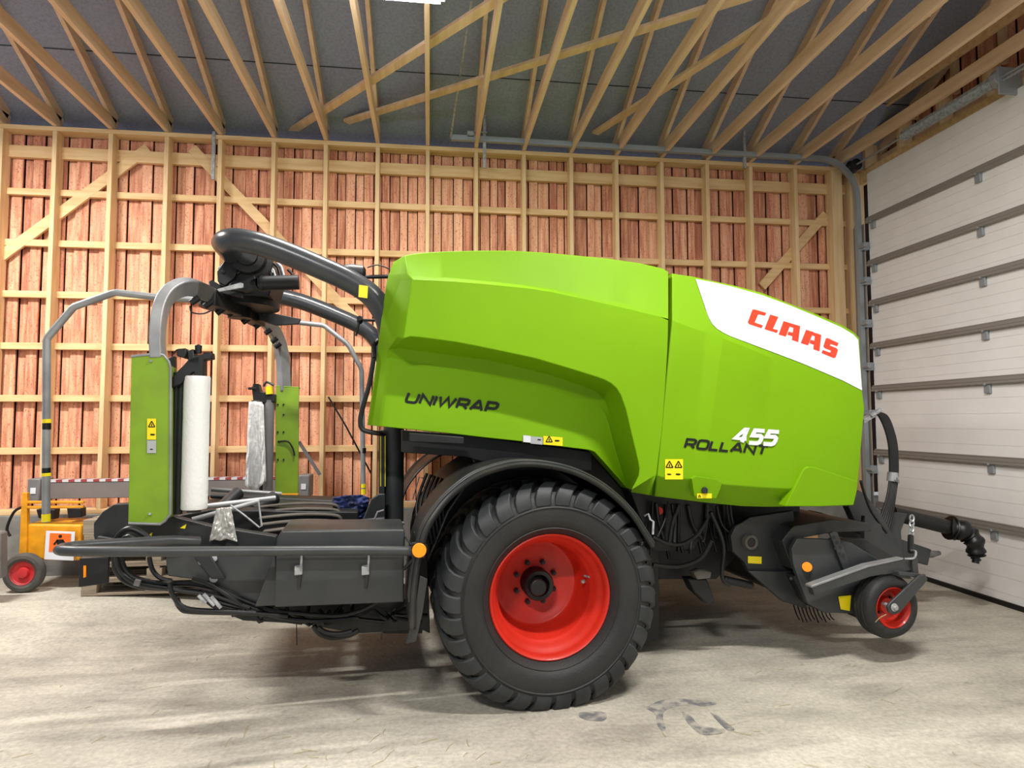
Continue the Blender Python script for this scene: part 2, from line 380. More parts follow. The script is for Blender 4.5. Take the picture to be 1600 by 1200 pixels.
a = WY(743, 208, YT); mb = MB(); mb.box((a.x-.11, YT-.03, a.z-.06), (a.x+.1, YT+.03, a.z-.045)); mb.box((a.x-.1, YT-.03, a.z+.0), (a.x+.14, YT-.0, a.z+.012)); mb.box((a.x-.1, YT-.03, a.z-.06), (a.x-.02, YT-.02, a.z+.0)); mb.build('slotted_angle', 'galv', tr, bevel=.002)
mb = MB(); mb.tube([WY(704, 216, YT), WZ(737, 0, ZT+.6)], .012, 8); mb.build('tie_rod', 'galv', tr)
sp = empty('torsion_spring', (0, 0, 0)); tag(sp, 'galvanised coil spring with cable drum on a shaft above the white door', 'spring')
a, b = WX(1412, 211, XD-.15), WX(1553, 130, XD-.15); zz = (a.z+b.z)/2
mb = MB(); n = 75*8; y0, y1 = a.y, b.y
mb.tube([(XD-.15+.055*math.cos(i*2*math.pi/8), y0+(y1-y0)*i/n, zz+.055*math.sin(i*2*math.pi/8)) for i in range(n+1)], .0075, 5)
mb.cyl((XD-.15, y0, zz), (XD-.15, y1, zz), .047); mb.build('coil', 'galv', sp)
mb = MB(); mb.cyl((XD-.15, YD0+.1, zz), (XD-.15, y1-2.2, zz), .013); mb.build('shaft', 'track', sp)
mb = MB(); mb.lathe([(.02, -.06), (.075, -.05), (.075, -.03), (.06, 0), (.085, .04), (.085, .055), (.02, .06)], (XD-.15, YD0+.03, zz), 24); mb.build('cable_drum', 'black', sp)
mb = MB(); mb.lathe([(.02, -.05), (.085, -.04), (.09, .02), (.05, .05), (.02, .05)], (XD-.15, y1-.05, zz), 9); mb.box((XD-.2, y1-.1, zz-.17), (XD+.06, y1-.08, zz+.1)); mb.build('end_bracket', 'track', sp, bevel=.004)
mb = MB(); mb.tube([(XD-.15, y1-.1-.02*i, zz-.04+.01*(i % 2)) for i in range(60)], .012, 6); mb.build('chain', 'track', sp)

# ---------- lamps
def lamp(x, y, power, i, seen):
    z = ZT-.12; r = empty('ceiling_lamp', (x, y, z)); 
    tag(r, seen or 'long white strip light glowing at the top edge under the rafters', 'lamp')
    mb = MB(); mb.box((-.66, -.06, .0), (.66, .06, .06)); mb.build('housing', 'white', r, bevel=.008)
    mb = MB(); mb.tube([(-.62, 0, -.02), (.62, 0, -.02)], .03, 12); mb.build('diffuser', 'lamp', r)
    l = bpy.data.lights.new('lamp_light', 'AREA'); l.shape = 'RECTANGLE'; l.size = 1.2; l.size_y = .12; l.energy = power; l.color = (1, .96, .9)
    lo = bpy.data.objects.new('lamp_light', l); COL.objects.link(lo); lo.parent = r; lo.location = (0, 0, -.06)
for i, (x, y, pw, un) in enumerate(LAMPS): lamp(x, y, pw, i, un)

# ================================================================ THE BALER
R = empty('round_baler', OR, B)
tag(R, 'lime green round baler with red wheel rims, red lettering on white and grey wrapping arms', 'baler')
WID = 2.92
YP = .13
def mir(p): return Vector((p.x, WID-p.y, p.z))
def panel(name, curves, n, mirror=False, bevel=.012):
    cs = []
    for pre, main in curves:
        q = resample(main, n); cs.append(list(pre)+q)
    C3 = [[P(x, y, YP+d) for x, y, d in c] for c in cs]
    # hood return over the top
    top = [p+Vector((0, .12, .012)) for p in C3[0]]; C3 = [top]+C3
    if mirror: C3 = [[mir(p) for p in c] for c in C3]
    mb = MB(); mb.strips(C3); return mb.build(name, 'green', R, bevel=bevel, smooth=50, seg=3)
def d3(pts, d): return [(x, y, d) for x, y in pts]
topA = d3([(632,399.5),(645,396.5),(660,395),(700,392.5),(750,391.5),(800,391.5),(850,394.5),(900,399),(950,404),(1000,411),(1038,420),(1044,424)], .10)
c1 = d3([(637,428),(650,431),(672,432),(710,435),(747,438.5),(785,442),(825,446),(860,451),(912,459.5),(969,473),(1044,490)], .03)
c1 = [(x, y, d) for x, y, d in c1]
c2 = d3([(645,437),(672,438),(710,440),(747,443),(785,446.5),(825,450.5),(860,456),(912,467),(969,480),(1044,498),(1043,540),(1039.5,600),(1034,670),(1028,720),(1025.5,741)], 0)
c3 = d3([(630,529),(636,526),(645,525.6),(672,529),(710,534),(747,541),(785,549),(837,560),(894,577),(942,592),(957,600),(964,607),(970,617),(978,639),(987.5,680),(997,719),(1000.6,739),(987,765)], 0)
c4 = d3([(612,545),(622,544),(654,548),(710,555.6),(766,563),(813,574),(860,585.6),(900,600),(927,609),(940,618),(948,632),(954,655),(962,690),(972,726),(980,750),(981,763)], .23)
c5 = d3([(610,559),(622,561),(672,569),(729,580),(800,595),(856,609),(894,620),(922,627.5),(936,636),(944,646),(950,660),(958,691),(967,722),(975,750),(978,762)], .275)
bot = d3([(597,666.5),(640,671),(700,677),(760,684),(817,690),(870,697),(924,703.5),(929,706),(944,722),(960,740),(972,753),(980,763)], .235)
preA = [[(630,400,.28),(630.5,399.8,.16)], [(607,430,.30),(622,429,.08)], [(603,448,.30),(626,438,.06)], [(592,528,.30),(621,526,.05)], [(590,546,.37),(606,546,.24)], [(589,560,.40),(604,560,.285)], [(574,664,.38),(592,666,.25)]]
preA[0] = [(615,409,.30),(629,400.5,.14)]
curvesA = [(preA[i], c) for i, c in enumerate((topA, c1, c2, c3, c4, c5, bot))]
# align c0/c1 with c2's downturn by giving c0,c1 the right edge too
def panelA(mirror):
    C = []
    n = 44
    cs = [list(pre)+resample(main, n) for pre, main in curvesA]
    # c2 reaches down the right edge: split so rows above end at the corner
    C3 = [[P(x, y, YP+d) for x, y, d in c] for c in cs]
    tp = [p+Vector((0, .14, .01)) for p in C3[0]]
    mb = MB()
    c2top = [P(x, y, YP+d) for x, y, d in list(preA[2])+resample(c2[:10], n)]
    A = [tp, C3[0], C3[1], c2top]; L = [C3[2], C3[3], C3[4], C3[5], C3[6]]
    foot = [P(x, y, YP+d) for x, y, d in ((1000.6,739,0),(1025.5,741,0),(1018,774,.10),(986,769,.16))]
    backr = [P(x, y, YP+d) for x, y, d in ((1044,424,.10),(1045,490,.03),(1046,498,0),(1043,560,0),(1039.5,600,0),(1034,670,0),(1028,720,0),(1025.5,741,0),(1018,774,.07))]
    backr2 = [p+Vector((.0, .1, 0)) for p in backr]
    under = [p+Vector((0, .12, 0)) for p in C3[6]]
    f2 = lambda l: [mir(p) for p in l] if mirror else l
    mb.strips([f2(c) for c in A]); mb.strips([f2(c) for c in L]); mb.strips([f2(backr), f2(backr2)]); mb.strips([f2(C3[6]), f2(under)])
    mb.add(f2(foot), [(0, 1, 2, 3)])
    return mb.build('rear_side_panel', 'green', R, bevel=.007, smooth=40, seg=3)
pA = panelA(False); pAm = panelA(True)
# front panel
topB = d3([(1050.5,427),(1056,428),(1082.5,432),(1146,445.7),(1189,457),(1231,473),(1274,490),(1316,508),(1335,519),(1343,528)], .12)
dW = d3([(1050.5,494),(1082,505),(1114,513),(1136,523),(1189,544.5),(1252.5,568),(1316,595.5),(1347.5,611)], .02)
d1 = d3([(1050.5,500),(1082.5,512.6),(1114,522),(1136,531),(1189,552),(1252.5,580),(1316,614),(1351,638)], 0)
d2 = d3([(1027,743),(1037,747),(1080,749),(1127,757),(1190,762),(1240,764),(1300,765),(1340,766)], 0)
botB = d3([(1023,775.5),(1060,780),(1100,785),(1160,791),(1200,792),(1280,791),(1334,789)], .15)
def panelB(mirror):
    n = 40; cs = [resample(c, n) for c in (topB, dW, d1, d2, botB)]
    C3 = [[P(x, y, YP+d) for x, y, d in c] for c in cs]
    tp = [p+Vector((0, .14, .01)) for p in C3[0]]; un = [p+Vector((0, .12, 0)) for p in C3[4]]
    f2 = lambda l: [mir(p) for p in l] if mirror else l
    mb = MB(); mb.strips([f2(c) for c in [tp]+C3+[un]])
    for e, s in ((0, 1), (-1, 1)):
        col = [c[e] for c in C3]; col2 = [p+Vector((-.0 if e == 0 else -.02, .12 if e == 0 else .3, 0)) for p in col]
        mb.strips([f2(col), f2(col2)])
    return mb.build('front_side_panel', 'green', R, bevel=.007, smooth=40, seg=3)
pB = panelB(False); pBm = panelB(True)
def decal(name, polys, Y, m, parent, t=.003, label=None, bevel=0):
    mb = MB()
    for p in polys: mb.prism([P(x, y, Y) for x, y in p], (0, -t, 0))
    o = mb.build(name, m, parent, bevel=bevel, smooth=0)
    if label: o['label'] = label
    return o
# white field follows the leaning upper zone of the front panel
def upB(px, py):                          # depth offset on the upper zone between top edge and d1
    def yat(c, x):
        for (x0, y0, _), (x1, y1, _) in zip(c, c[1:]):
            if x0 <= x <= x1: return y0+(y1-y0)*(x-x0)/(x1-x0)
        return c[-1][1]
    a, b = yat(topB, px), yat(dW, px); t = (py-a)/max(b-a, 1); return .12+(.02-.12)*min(max(t, 0), 1.05)
def skin(name, poly_pix, m, parent, off, t=.002):
    # triangulated grid skin lying on the upper zone
    mb = MB(); pts = [P(x, y, YP+upB(x, y)-off) for x, y in poly_pix]; mb.prism(pts, (0, t, 0)); return mb.build(name, m, parent, smooth=0)
mb = MB(); n = 26
wt = resample([(1087,436),(1116,441.5),(1146,448.5),(1189,460.5),(1231,476),(1274,493.5),(1316,512),(1334,523),(1341,531)], n)
wb = resample([(1104,486),(1110,502),(1118,512),(1136,523),(1189,543),(1252.5,567),(1316,594),(1347,610)], n)
rows = []
for k in range(7):
    t = k/6; rows.append([P(a[0]+(b[0]-a[0])*t, a[1]+(b[1]-a[1])*t, YP+upB(a[0]+(b[0]-a[0])*t, a[1]+(b[1]-a[1])*t)-.006) for a, b in zip(wt, wb)])
mb.strips(rows); mb.strips([rows[0], [p+Vector((0, .01, 0)) for p in rows[0]]]); mb.strips([rows[-1], [p+Vector((0, .01, 0)) for p in rows[-1]]])
wf = mb.build('white_field', 'white', pB)
def z7(p): return (1040+p[0]/4.706, 400+p[1]/4.706)
logo = [[(640,393),(655,392),(742,418),(730,438),(682,428),(655,488),(716,510),(705,530),(615,500),(605,487)],
 [(770,430),(830,448),(790,535),(828,545),(818,565),(728,537)],
 [(868,478),(922,495),(885,592),(832,577)], [(868,478),(990,515),(985,542),(912,518)], [(943,508),(990,515),(976,632),(930,617)], [(905,555),(940,565),(937,590),(896,578)],
 [(1034,542),(1087,558),(1048,656),(995,640)], [(1034,542),(1145,580),(1140,605),(1078,582)], [(1101,568),(1145,580),(1132,700),(1087,685)], [(1068,615),(1098,625),(1093,652),(1058,640)],
 [(1180,605),(1192,603),(1272,640),(1262,663),(1214,646),(1208,658),(1256,677),(1268,692),(1251,744),(1238,750),(1148,713),(1156,691),(1212,711),(1218,696),(1172,677),(1161,664)]]
mb = MB()
for poly in logo:
    pp = [z7(p) for p in poly]; mb.prism([P(x, y, YP+upB(x, y)-.009) for x, y in pp], (0, .003, 0))
o = mb.build('logo_lettering', 'redlet', pB, smooth=0); o['label'] = 'red block letters spelling CLAAS'
# stroke lettering
GL = {'U': (1, [[(0,1),(0,.25),(.08,.06),(.25,0),(.75,0),(.92,.06),(1,.25),(1,1)]]), 'N': (1, [[(0,0),(0,1),(1,0),(1,1)]]), 'I': (.0, [[(0,0),(0,1)]]),
 'W': (1.5, [[(0,1),(.35,0),(.75,1),(1.15,0),(1.5,1)]]), 'R': (.95, [[(0,0),(0,1),(.75,1),(.93,.9),(.95,.68),(.88,.5),(.7,.42),(0,.42)], [(.5,.42),(.95,0)]]),
 'A': (1.1, [[(0,0),(.5,1),(.62,1),(1.1,0)], [(.22,.28),(.9,.28)]]), 'P': (.95, [[(0,0),(0,1),(.75,1),(.93,.9),(.95,.65),(.88,.45),(.7,.36),(0,.36)]]),
 'O': (1.05, [[(.25,0),(.08,.06),(0,.25),(0,.75),(.08,.94),(.25,1),(.8,1),(.97,.94),(1.05,.75),(1.05,.25),(.97,.06),(.8,0),(.25,0)]]),
 'L': (.8, [[(0,1),(0,0),(.8,0)]]), 'T': (.95, [[(0,1),(.95,1)], [(.48,1),(.48,0)]]),
 '4': (1.1, [[(.8,0),(.8,1),(.62,1),(0,.28),(1.1,.28)]]), '5': (1.0, [[(1,1),(.1,1),(.04,.58),(.8,.6),(.97,.5),(1,.3),(.94,.08),(.75,0),(0,0)]])}
def lettering(name, s, o0, o1, up, wst, m, Y, parent, slant, gap=.42, label=None):
    # o0, o1 baseline ends in the photo; up = cap height vector; all on plane Y
    tot = sum(GL[c][0] for c in s)+gap*(len(s)-1)
    ox, oy = o0; bx, by = (o1[0]-o0[0])/tot, (o1[1]-o0[1])/tot
    mb = MB(); cx = 0; k = 0
    for c in s:
        w, strokes = GL[c]
        for st in strokes:
            q = [Vector((ox+(cx+x)*bx+(y)*(up[0]+slant), oy+(cx+x)*by+y*up[1], 0)) for x, y in st]
            n = len(q); Lf = []; Rt = []; closed = (q[0]-q[-1]).length < .01
            for i in range(n):
                a = q[i-1] if i else (q[-2] if closed else None); b = q[i+1] if i < n-1 else (q[1] if closed else None)
                d1v = (q[i]-a).normalized() if a is not None else None; d2v = (b-q[i]).normalized() if b is not None else None
                if d1v is None: d1v = d2v
                if d2v is None: d2v = d1v
                n1 = Vector((-d1v.y, d1v.x, 0)); n2 = Vector((-d2v.y, d2v.x, 0)); mt = (n1+n2)
                if mt.length < .2: mt = n1
                mt.normalize(); sc = min(1/max(mt.dot(n1), .45), 1.8)
                Lf.append(q[i]+mt*wst/2*sc); Rt.append(q[i]-mt*wst/2*sc)
            for i in range(n-1):
                k += 1; off = .0002*(k % 4)
                mb.prism([P(v.x, v.y, Y-off) for v in (Lf[i], Lf[i+1], Rt[i+1], Rt[i])], (0, -.002, 0))
        cx += w+gap
    o = mb.build(name, m, parent, smooth=0)
    if label: o['label'] = label
    return o
lettering('model_lettering', 'UNIWRAP', (633.5,627.8), (773.5,644), (0,-13.8), 4.2, 'blacklet', YP+.250, pA, 5.5, .33, label='black slanted letters reading UNIWRAP')
lettering('model_lettering', 'ROLLANT', (1070,699), (1196,710), (0,-12.8), 3.7, 'blacklet', YP-.003, pB, 4, .30, label='black slanted letters reading ROLLANT')
lettering('model_number', '455', (1146,690), (1209,694.5), (0,-19.5), 6.3, 'white', YP-.006, pB, 8, .38, label='white slanted number 455')
def sticker(x0, y0, x1, y1, Y, parent, m='yellow', tris=(), label='yellow warning sticker', sl=0):
    mb = MB(); q = lambda x, y: P(x, y+sl*(x-x0), Y)
    mb.prism([q(x0, y0), q(x1, y0), q(x1, y1), q(x0, y1)], (0, -.002, 0)); o = mb.build('sticker', m, parent, smooth=0); o['label'] = label
    if tris:
        mb = MB()
        for (cx, cy, s, kind) in tris:
            if kind == 't':
                a, b, c = (cx, cy-s), (cx+s, cy+s*.8), (cx-s, cy+s*.8); w = s*.16
                for u, v in ((a, b), (b, c), (c, a)):
                    d = Vector((v[0]-u[0], v[1]-u[1])).normalized(); nn = (-d.y*w, d.x*w)
                    mb.prism([P(p[0], p[1], Y-.0025) for p in ((u[0]+nn[0], u[1]+nn[1]), (v[0]+nn[0], v[1]+nn[1]), (v[0]-nn[0], v[1]-nn[1]), (u[0]-nn[0], u[1]-nn[1]))], (0, -.001, 0))
                mb.prism([P(p[0], p[1], Y-.0025) for p in ((cx-s*.12, cy-s*.2), (cx+s*.12, cy-s*.2), (cx+s*.2, cy+s*.5), (cx-s*.2, cy+s*.5))], (0, -.001, 0))
            else:
                mb.prism([P(p[0], p[1], Y-.0025) for p in ((cx-s, cy-s*.3), (cx+s*.3, cy-s*.3), (cx+s, cy), (cx+s*.3, cy+s*.4), (cx-s, cy+s*.3))], (0, -.001, 0))
        mb.build('pictogram', 'blacklet', o, smooth=0)
    return o
sticker(817.5,680,829,690.5, YP+.232, pA, 'white', sl=.1, label='small white sticker'); sticker(829,681.5,848,693, YP+.232, pA, 'greyst', [(843,687,3,'a')], label='small grey sticker', sl=.1)
sticker(849,681,879,694.5, YP+.232, pA, tris=[(858,686.5,5,'t'),(871,688.5,4,'a')], sl=.08)
sticker(1039,717.5,1067,749, YP-.003, pB, tris=[(1046,726,5.5,'t'),(1060,726,5.5,'t'),(1046,741,3.5,'a'),(1060,741,4,'a')])
# handle recess
mb = MB(); ring = [(1081,748),(1087,744),(1120,749),(1128,755),(1126,764),(1119,779),(1085,776)]
mb.prism([P(x, y, YP-.034+.030*(y-744)/35) for x, y in ring], (0, .05, 0)); hr = mb.build('handle_recess', 'green', pB, bevel=.003)
sticker(1089,771,1112,778.5, YP-.016, hr, tris=[(1093,775,2.2,'t')], label='yellow strip sticker')
mb = MB(); mb.cyl(P(1101,766,YP-.008), P(1101,766,YP-.035), .022, 20); mb.build('latch', 'black', hr, bevel=.003)
mb = MB(); mb.poly([(1227,791),(1256,733),(1263,729),(1272,729.5),(1340.5,752),(1339,768),(1334,789.5),(1280,791.5)], YP-.022, .09); cb = mb.build('corner_boss', 'green', pB, bevel=.006, seg=3)
# core, hood, frame rails
mb = MB(); mb.prism([P(x, y, .62) for x, y in ((650,425),(800,410),(1000,430),(1150,465),(1290,520),(1325,560),(1325,770),(1190,785),(1120,790),(1085,860),(1020,862),(985,770),(925,700),(800,690),(660,672),(645,600))], (0, 1.7, 0)); mb.build('bale_chamber', 'black', R, bevel=.01)
mb = MB()
rows = []
tA = [P(x, y, YP+d)+Vector((0, .14, .01)) for x, y, d in resample(topA, 24)]; tB = [P(x, y, YP+d)+Vector((0, .14, .01)) for x, y, d in resample(topB, 24)]
for nm, t in (('rear_hood', tA), ('front_hood', tB)):
    mb = MB(); rows = [[Vector((p.x, p.y+(WID-2*p.y)*k/8, p.z+.02*math.sin(math.pi*k/8))) for p in t] for k in range(9)]
    mb.strips(rows); mb.build(nm, 'green', R, smooth=60)
mb = MB(); mb.poly([(628,672),(730,680),(925,706),(925,735),(800,735),(728,714),(628,707)], .5, .12); mb.build('upper_frame', 'black', R, bevel=.005); mb = MB(); mb.poly([(628,672),(730,680),(925,706),(925,725),(728,714),(628,704)], 2.1, .12); mb.build('upper_frame', 'black', R, bevel=.005); mb = MB()
mb.poly([(640,676),(725,683),(725,694),(640,690)], .3, .06); mb.build('upper_frame', 'black', R, bevel=.005)
# inner wheel arch walls
mb = MB(); mb.poly([(735,700),(925,706),(985,775),(1030,800),(1030,1000),(960,1010),(800,1000),(690,950),(660,900),(700,800),(745,735)], .78, .06); mb.build('inner_arch', 'black', R, bevel=.004); mb = MB()
mb.poly([(745,700),(925,706),(985,775),(1010,860),(700,860),(700,800),(745,735)], 2.05, .06); mb.build('inner_arch', 'black', R, bevel=.004)
mb = MB(); mb.box((-.12, .8, .52), (.12, 2.1, .8)); mb.cyl((0, .3, .69), (0, 2.6, .69), .06); mb.build('axle', 'black', R, bevel=.01)

# ---------- wheels
def wheel(cy, far=False):
    c = Vector((.018, cy, .69)); s = -1 if not far else 1
    RT = .74; hw = .35
    prof = [(.402, -.24), (.408, -.285), (.44, -.318), (.50, -.345), (.57, -.35), (.63, -.338), (.675, -.305), (.70, -.24), (.708, -.1), (.71, 0)]
    full = prof+[(r, -a) for r, a in prof[-2::-1]]
    W = empty('wheel', c, 0, R)
    mb = MB(); mb.lathe(full+[(.40, .22), (.40, -.22)], (0, 0, 0), 96, closed=True)
    mb.lathe([(.575, -.351), (.582, -.357), (.589, -.351)], (0, 0, 0), 96)
    mb.lathe([(.44, -.318), (.446, -.326), (.452, -.322)], (0, 0, 0), 96)
    t = mb.build('tyre', 'rubber', W, smooth=60)
    mb = MB(); N = 30
    for i in range(N):
        for sd in (-1, 1):
            path = [(.350, .596, -.0, .006), (.351, .625, .0, .012), (.343, .665, .012, .018), (.322, .70, .035, .024), (.285, .725, .075, .030), (.22, .738, .13, .034), (.13, .742, .20, .036), (.05, .742, .26, .034), (-.02, .742, .28, .030)]
            vs = []; nn = len(path); base = 2*math.pi*(i+(.5 if sd > 0 else 0))/N
            for k, (yy, rr, dt, hh) in enumerate(path):
                a0 = path[max(k-1, 0)]; a1 = path[min(k+1, nn-1)]
                ty, trr = a1[0]-a0[0], a1[1]-a0[1]; L = math.hypot(ty, trr); ny, nr = -trr/L, ty/L
                if nr < 0 and k > 0: ny, nr = -ny, -nr
                if ny < 0 and k <= 1: ny, nr = -ny, -nr
                h = hh*1.0; wd = (.105, .11, .116, .118, .108, .092, .08, .07, .06)[k]
                for (dw, dh) in ((-wd/2, 0), (-wd/2*.86, 1), (wd/2*.86, 1), (wd/2, 0)):
                    rad = rr-nr*h*(1-dh); al = yy-ny*h*(1-dh); th = base-sd*0-dt+dw/rr
                    vs.append((rad*math.cos(th), sd*al, rad*math.sin(th)))
            fs = []
            for k in range(nn-1):
                for q in range(3): fs.append((k*4+q, k*4+q+1, k*4+q+5, k*4+q+4))
            fs += [(0, 1, 2, 3), tuple((nn-1)*4+q for q in range(4))]
            mb.add(vs, fs)
    mb.build('tread_lugs', 'rubberd', t, bevel=.005, smooth=30)
    mb = MB(); mb.lathe([(.33, .27), (.33, .06), (.332, .0), (.336, -.10), (.35, -.125), (.35, -.17), (.362, -.19), (.38, -.235), (.392, -.262), (.402, -.272), (.404, -.282), (.396, -.288), (.386, -.280), (.377, -.245), (.372, -.215), (.357, -.205), (.353, -.19), (.347, -.185), (.343, -.15), (.325, -.13), (.318, -.11), (.314, .03), (.305, .06), (.300, .075), (.296, .12), (.285, .128), (.262, .13), (.255, .138)], (0, 0, 0), 80)
    mb.lathe([(.318, .27), (.30, .27), (.296, .15), (.26, .15), (.1, .15), (.1, .14), (.255, .138)], (0, 0, 0), 80)
    rim = mb.build('rim', 'red', W, smooth=50)
    hub = MB(); hub.lathe([(.0, .13), (.062, .13), (.062, .04), (.075, .01), (.098, .005), (.106, .02), (.106, .14)], (0, 0, 0), 40); hub.cyl((.02, .04, -.01), (.02, .12, -.01), .036); hub.build('hub', 'black', W, smooth=40)
    for k in range(8):
        a = math.radians(22.5+45*k); x, z = .146*math.cos(a), .146*math.sin(a)
        mb = MB(); mb.cyl((x, .145, z), (x, .115, z), .019, 6); mb.cyl((x, .14, z), (x, .10, z), .011, 10); mb.build('wheel_nut', 'black', W, smooth=0)
    mb = MB(); mb.cyl((.30, -.07, .07), (.315, -.13, .075), .008, 8); mb.cyl((.30, -.05, .02), (.295, -.05, .035), .015, 8); mb.build('valve', 'galv', W)
    if far:
        W.rotation_euler = (0, 0, math.pi)
    return W
wheel(.345); wheel(WID-.345, True)
# ---------- fenders
fp = [(641,985),(642,930),(648,880),(661,830),(682,795),(706,768),(738,744),(772,730),(810,722),(850,723),(892,732),(930,749),(962,772),(990,800),(1010,830),(1024,853)]
fc = spline([P(x, y, -.02) for x, y in fp], 5)
cc = Vector((.018, 0, .72))
def fender(dy, name, flip):
    mb = MB(); prof = [(.0, -.035), (-.012, -.012), (0, 0), (.05, .006), (.30, .0), (.62, .0), (.68, -.01)]
    rows = []
    for yy, rr in prof:
        row = []
        for p in fc:
            d = Vector((p.x-cc.x, 0, p.z-cc.z)).normalized(); y = p.y+yy
            if flip: y = WID-y
            q = p+d*rr; row.append(Vector((q.x, y, q.z)))
        rows.append(row)
    mb.strips(rows); f = mb.build(name, 'fender', R, smooth=50, solid=.012); 
    mb = MB()
    for yy in (.02, .09):
        pts = []
        for p in fc[4:-1]:
            d = Vector((p.x-cc.x, 0, p.z-cc.z)).normalized(); y = p.y+yy
            if flip: y = WID-y
            q = p+d*.006; pts.append(Vector((q.x, y, q.z)))
        mb.tube(pts, .009, 8)
    mb.build('rolled_edge', 'fender', f)
    return f
fender(0, 'mudguard', False); fender(0, 'mudguard', True)
mb = MB(); mb.poly([(656,900),(668,905),(660,960),(650,1003),(634,1006),(647,960)], -.0, .02); mb.build('mud_flap', 'fender', R, bevel=.003)
mb = MB(); mb.tube([P(1007,806,.3), P(1013,803,.28), P(1016,812,.27), P(1021,815,.26), P(1020,835,.25)], .008, 8); mb.build('fender_clip', 'galv', R)
for px, py in ((688,770),(700,760)): pass

# ---------- column, beams behind toolbox
mb = MB(); c = P(615,740,1.05); mb.cyl((c.x, 1.05, .78), (c.x, 1.05, P(615,660,1.05).z), .078, 28); mb.build('lift_column', 'dark', R)
mb = MB(); mb.poly([(592,672),(601,672),(601,820),(592,820)], .95, .12); mb.build('column_channel', 'dark2', R, bevel=.004)
for x0, y0, y1 in ((601,680,745),(594,740,742)):
    mb = MB(); mb.poly([(x0,680),(x0+1.5,680),(x0+1.5,760),(x0,760)], .945, .003); mb.build('yellow_stripe', 'yellow', R)
mb = MB(); mb.tube([P(584,560,.5), P(577,600,.5), P(566,640,.5), P(563,660,.5), P(568,672,.5), P(590,677,.5), P(600,678,.6)], .017, 10, smooth=4); mb.tube([P(584,560,.5), P(584,540,.55), P(590,532,.6)], .017, 10); mb.build('grab_rail', 'black', R)
# ---------- hoop
hn = .5; hf = 2.5
L = [P(612,540,hn), P(604,500,hn), P(590,474,hn), P(572,455,hn), P(540,436,hn), P(500,418,hn), P(460,401,hn), P(420,386,hn), P(395,379,hn), P(380,377,hn+.08), P(378,381,hn+.28)]
a = L[8]; fr = []
near = L[:9]; xr = P(366,385,hn+.2).x
z0 = near[-1].z; back = [Vector((near[-1].x-.12, hn+.03, z0+.02)), Vector((near[-1].x-.2, hn+.14, z0+.03)), Vector((near[-1].x-.22, hn+.32, z0+.03))]
allp = near+back+[Vector((p.x, WID-.0-p.y+(hf+hn-WID), p.z)) for p in reversed(near+back)]
mb = MB(); mb.tube(allp, .078, 22, smooth=5); hoop = mb.build('wrapper_hoop', mat('glossy_anthracite', '3a3c3f', .28, col2='33353a', scale=6), R)
q = P(567,455,.42); mb = MB(); mb.poly([(561,445),(575,447),(574,466),(560,464)], .415, .004); o = mb.build('sticker', 'yellow', hoop); o['label'] = 'yellow warning sticker'
# lamp bracket
mb = MB(); mb.cyl(P(560,433,.6), P(610,432,.6), .014); mb.tube([P(574,418,.6), P(590,414,.6), P(608,420,.6)], .005, 6, smooth=4); mb.lathe([(0, -.1), (.05, -.095), (.065, -.04), (.06, .05), (.03, .07), (0, .07)], P(556,427,.62), 16, axis='X'); mb.cyl(P(563,436,.58), P(563,436,.68), .03); mb.build('work_light', 'black', R)
mb = MB(); mb.cyl(P(562,500,.62), P(596,501,.62), .01); mb.tube([P(562,500,.62), P(556,525,.62)], .008); mb.cyl(P(562,497,.6), P(562,503,.64), .02); mb.build('hose_bracket', 'black', R)
# ---------- wrapper head
YC = 1.46
def px2(px, py, Y=YC): return P(px, py, Y)
mb = MB(); hc = px2(375, 478)
mb.poly([(340,418),(362,396),(392,392),(420,400),(432,425),(420,462),(350,462),(341,440)], 1.15, .55)
mb.poly([(362,398),(385,398),(392,412),(370,430),(358,415)], .95, .3)
mb.build('gearbox', 'black', R, bevel=.012)
mb = MB(); mb.poly([(339,424),(352,406),(374,415),(366,434),(352,446),(340,440)], .93, .05); mb.cyl(P(349,425,.93), P(349,425,.915), .014, 10); mb.build('head_side_plate', 'black', R, bevel=.008); mb = MB(); mb.poly([(366,434),(376,418),(398,430),(404,448),(385,456),(352,452)], .98, .05); mb.build('head_side_plate', 'dark2', R, bevel=.008)
mb = MB(); mb.poly([(353,404),(363,394),(370,396),(372,413)], .94, .015); mb.build('silver_plate', 'galv', R, bevel=.002)
mb = MB(); mb.lathe([(0, -.12), (.07, -.12), (.075, -.1), (.12, -.09), (.125, -.02), (.16, -.01), (.16, .06), (0, .06)], px2(390, 405, 1.0), 28); mb.build('slewing_hub', 'black', R, smooth=30)
mb = MB(); a, b = px2(404,443,1.0), px2(467,441,1.0); mb.cyl(a, b, .055, 24); mb.cyl(a+(b-a)*.05, a+(b-a)*.12, .06, 24); mb.cyl(a+(b-a)*.92, b, .052, 24); mb.cyl(a, a-Vector((.12, -.05, 0)), .04); mb.build('drive_motor', 'black', R, smooth=30)
for i in range(7):
    x, y = 415+random.uniform(-6, 40), 404+random.uniform(-4, 24); q = px2(x, y, 1.1)
    mb = MB(); mb.tube([q, q+Vector((.03, 0, -.03)), q+Vector((.05, 0, -.1))], .012, 8); mb.build('hydraulic_fitting', 'galv' if i % 3 == 0 else 'black', R)
mb = MB(); mb.cyl(Vector((hc.x, YC, hc.z-.02)), Vector((hc.x, YC, hc.z+.03)), .30, 40); mb.cyl(Vector((hc.x, YC, hc.z-.10)), Vector((hc.x, YC, hc.z+.2)), .09, 28); mb.build('turntable_disc', 'black', R, smooth=30)
mb = MB(); mb.poly([(326,440),(331,437),(345,446),(378,455),(380,465),(330,455)], 1.0, .04); mb.build('sensor_plate', 'black', R, bevel=.003)
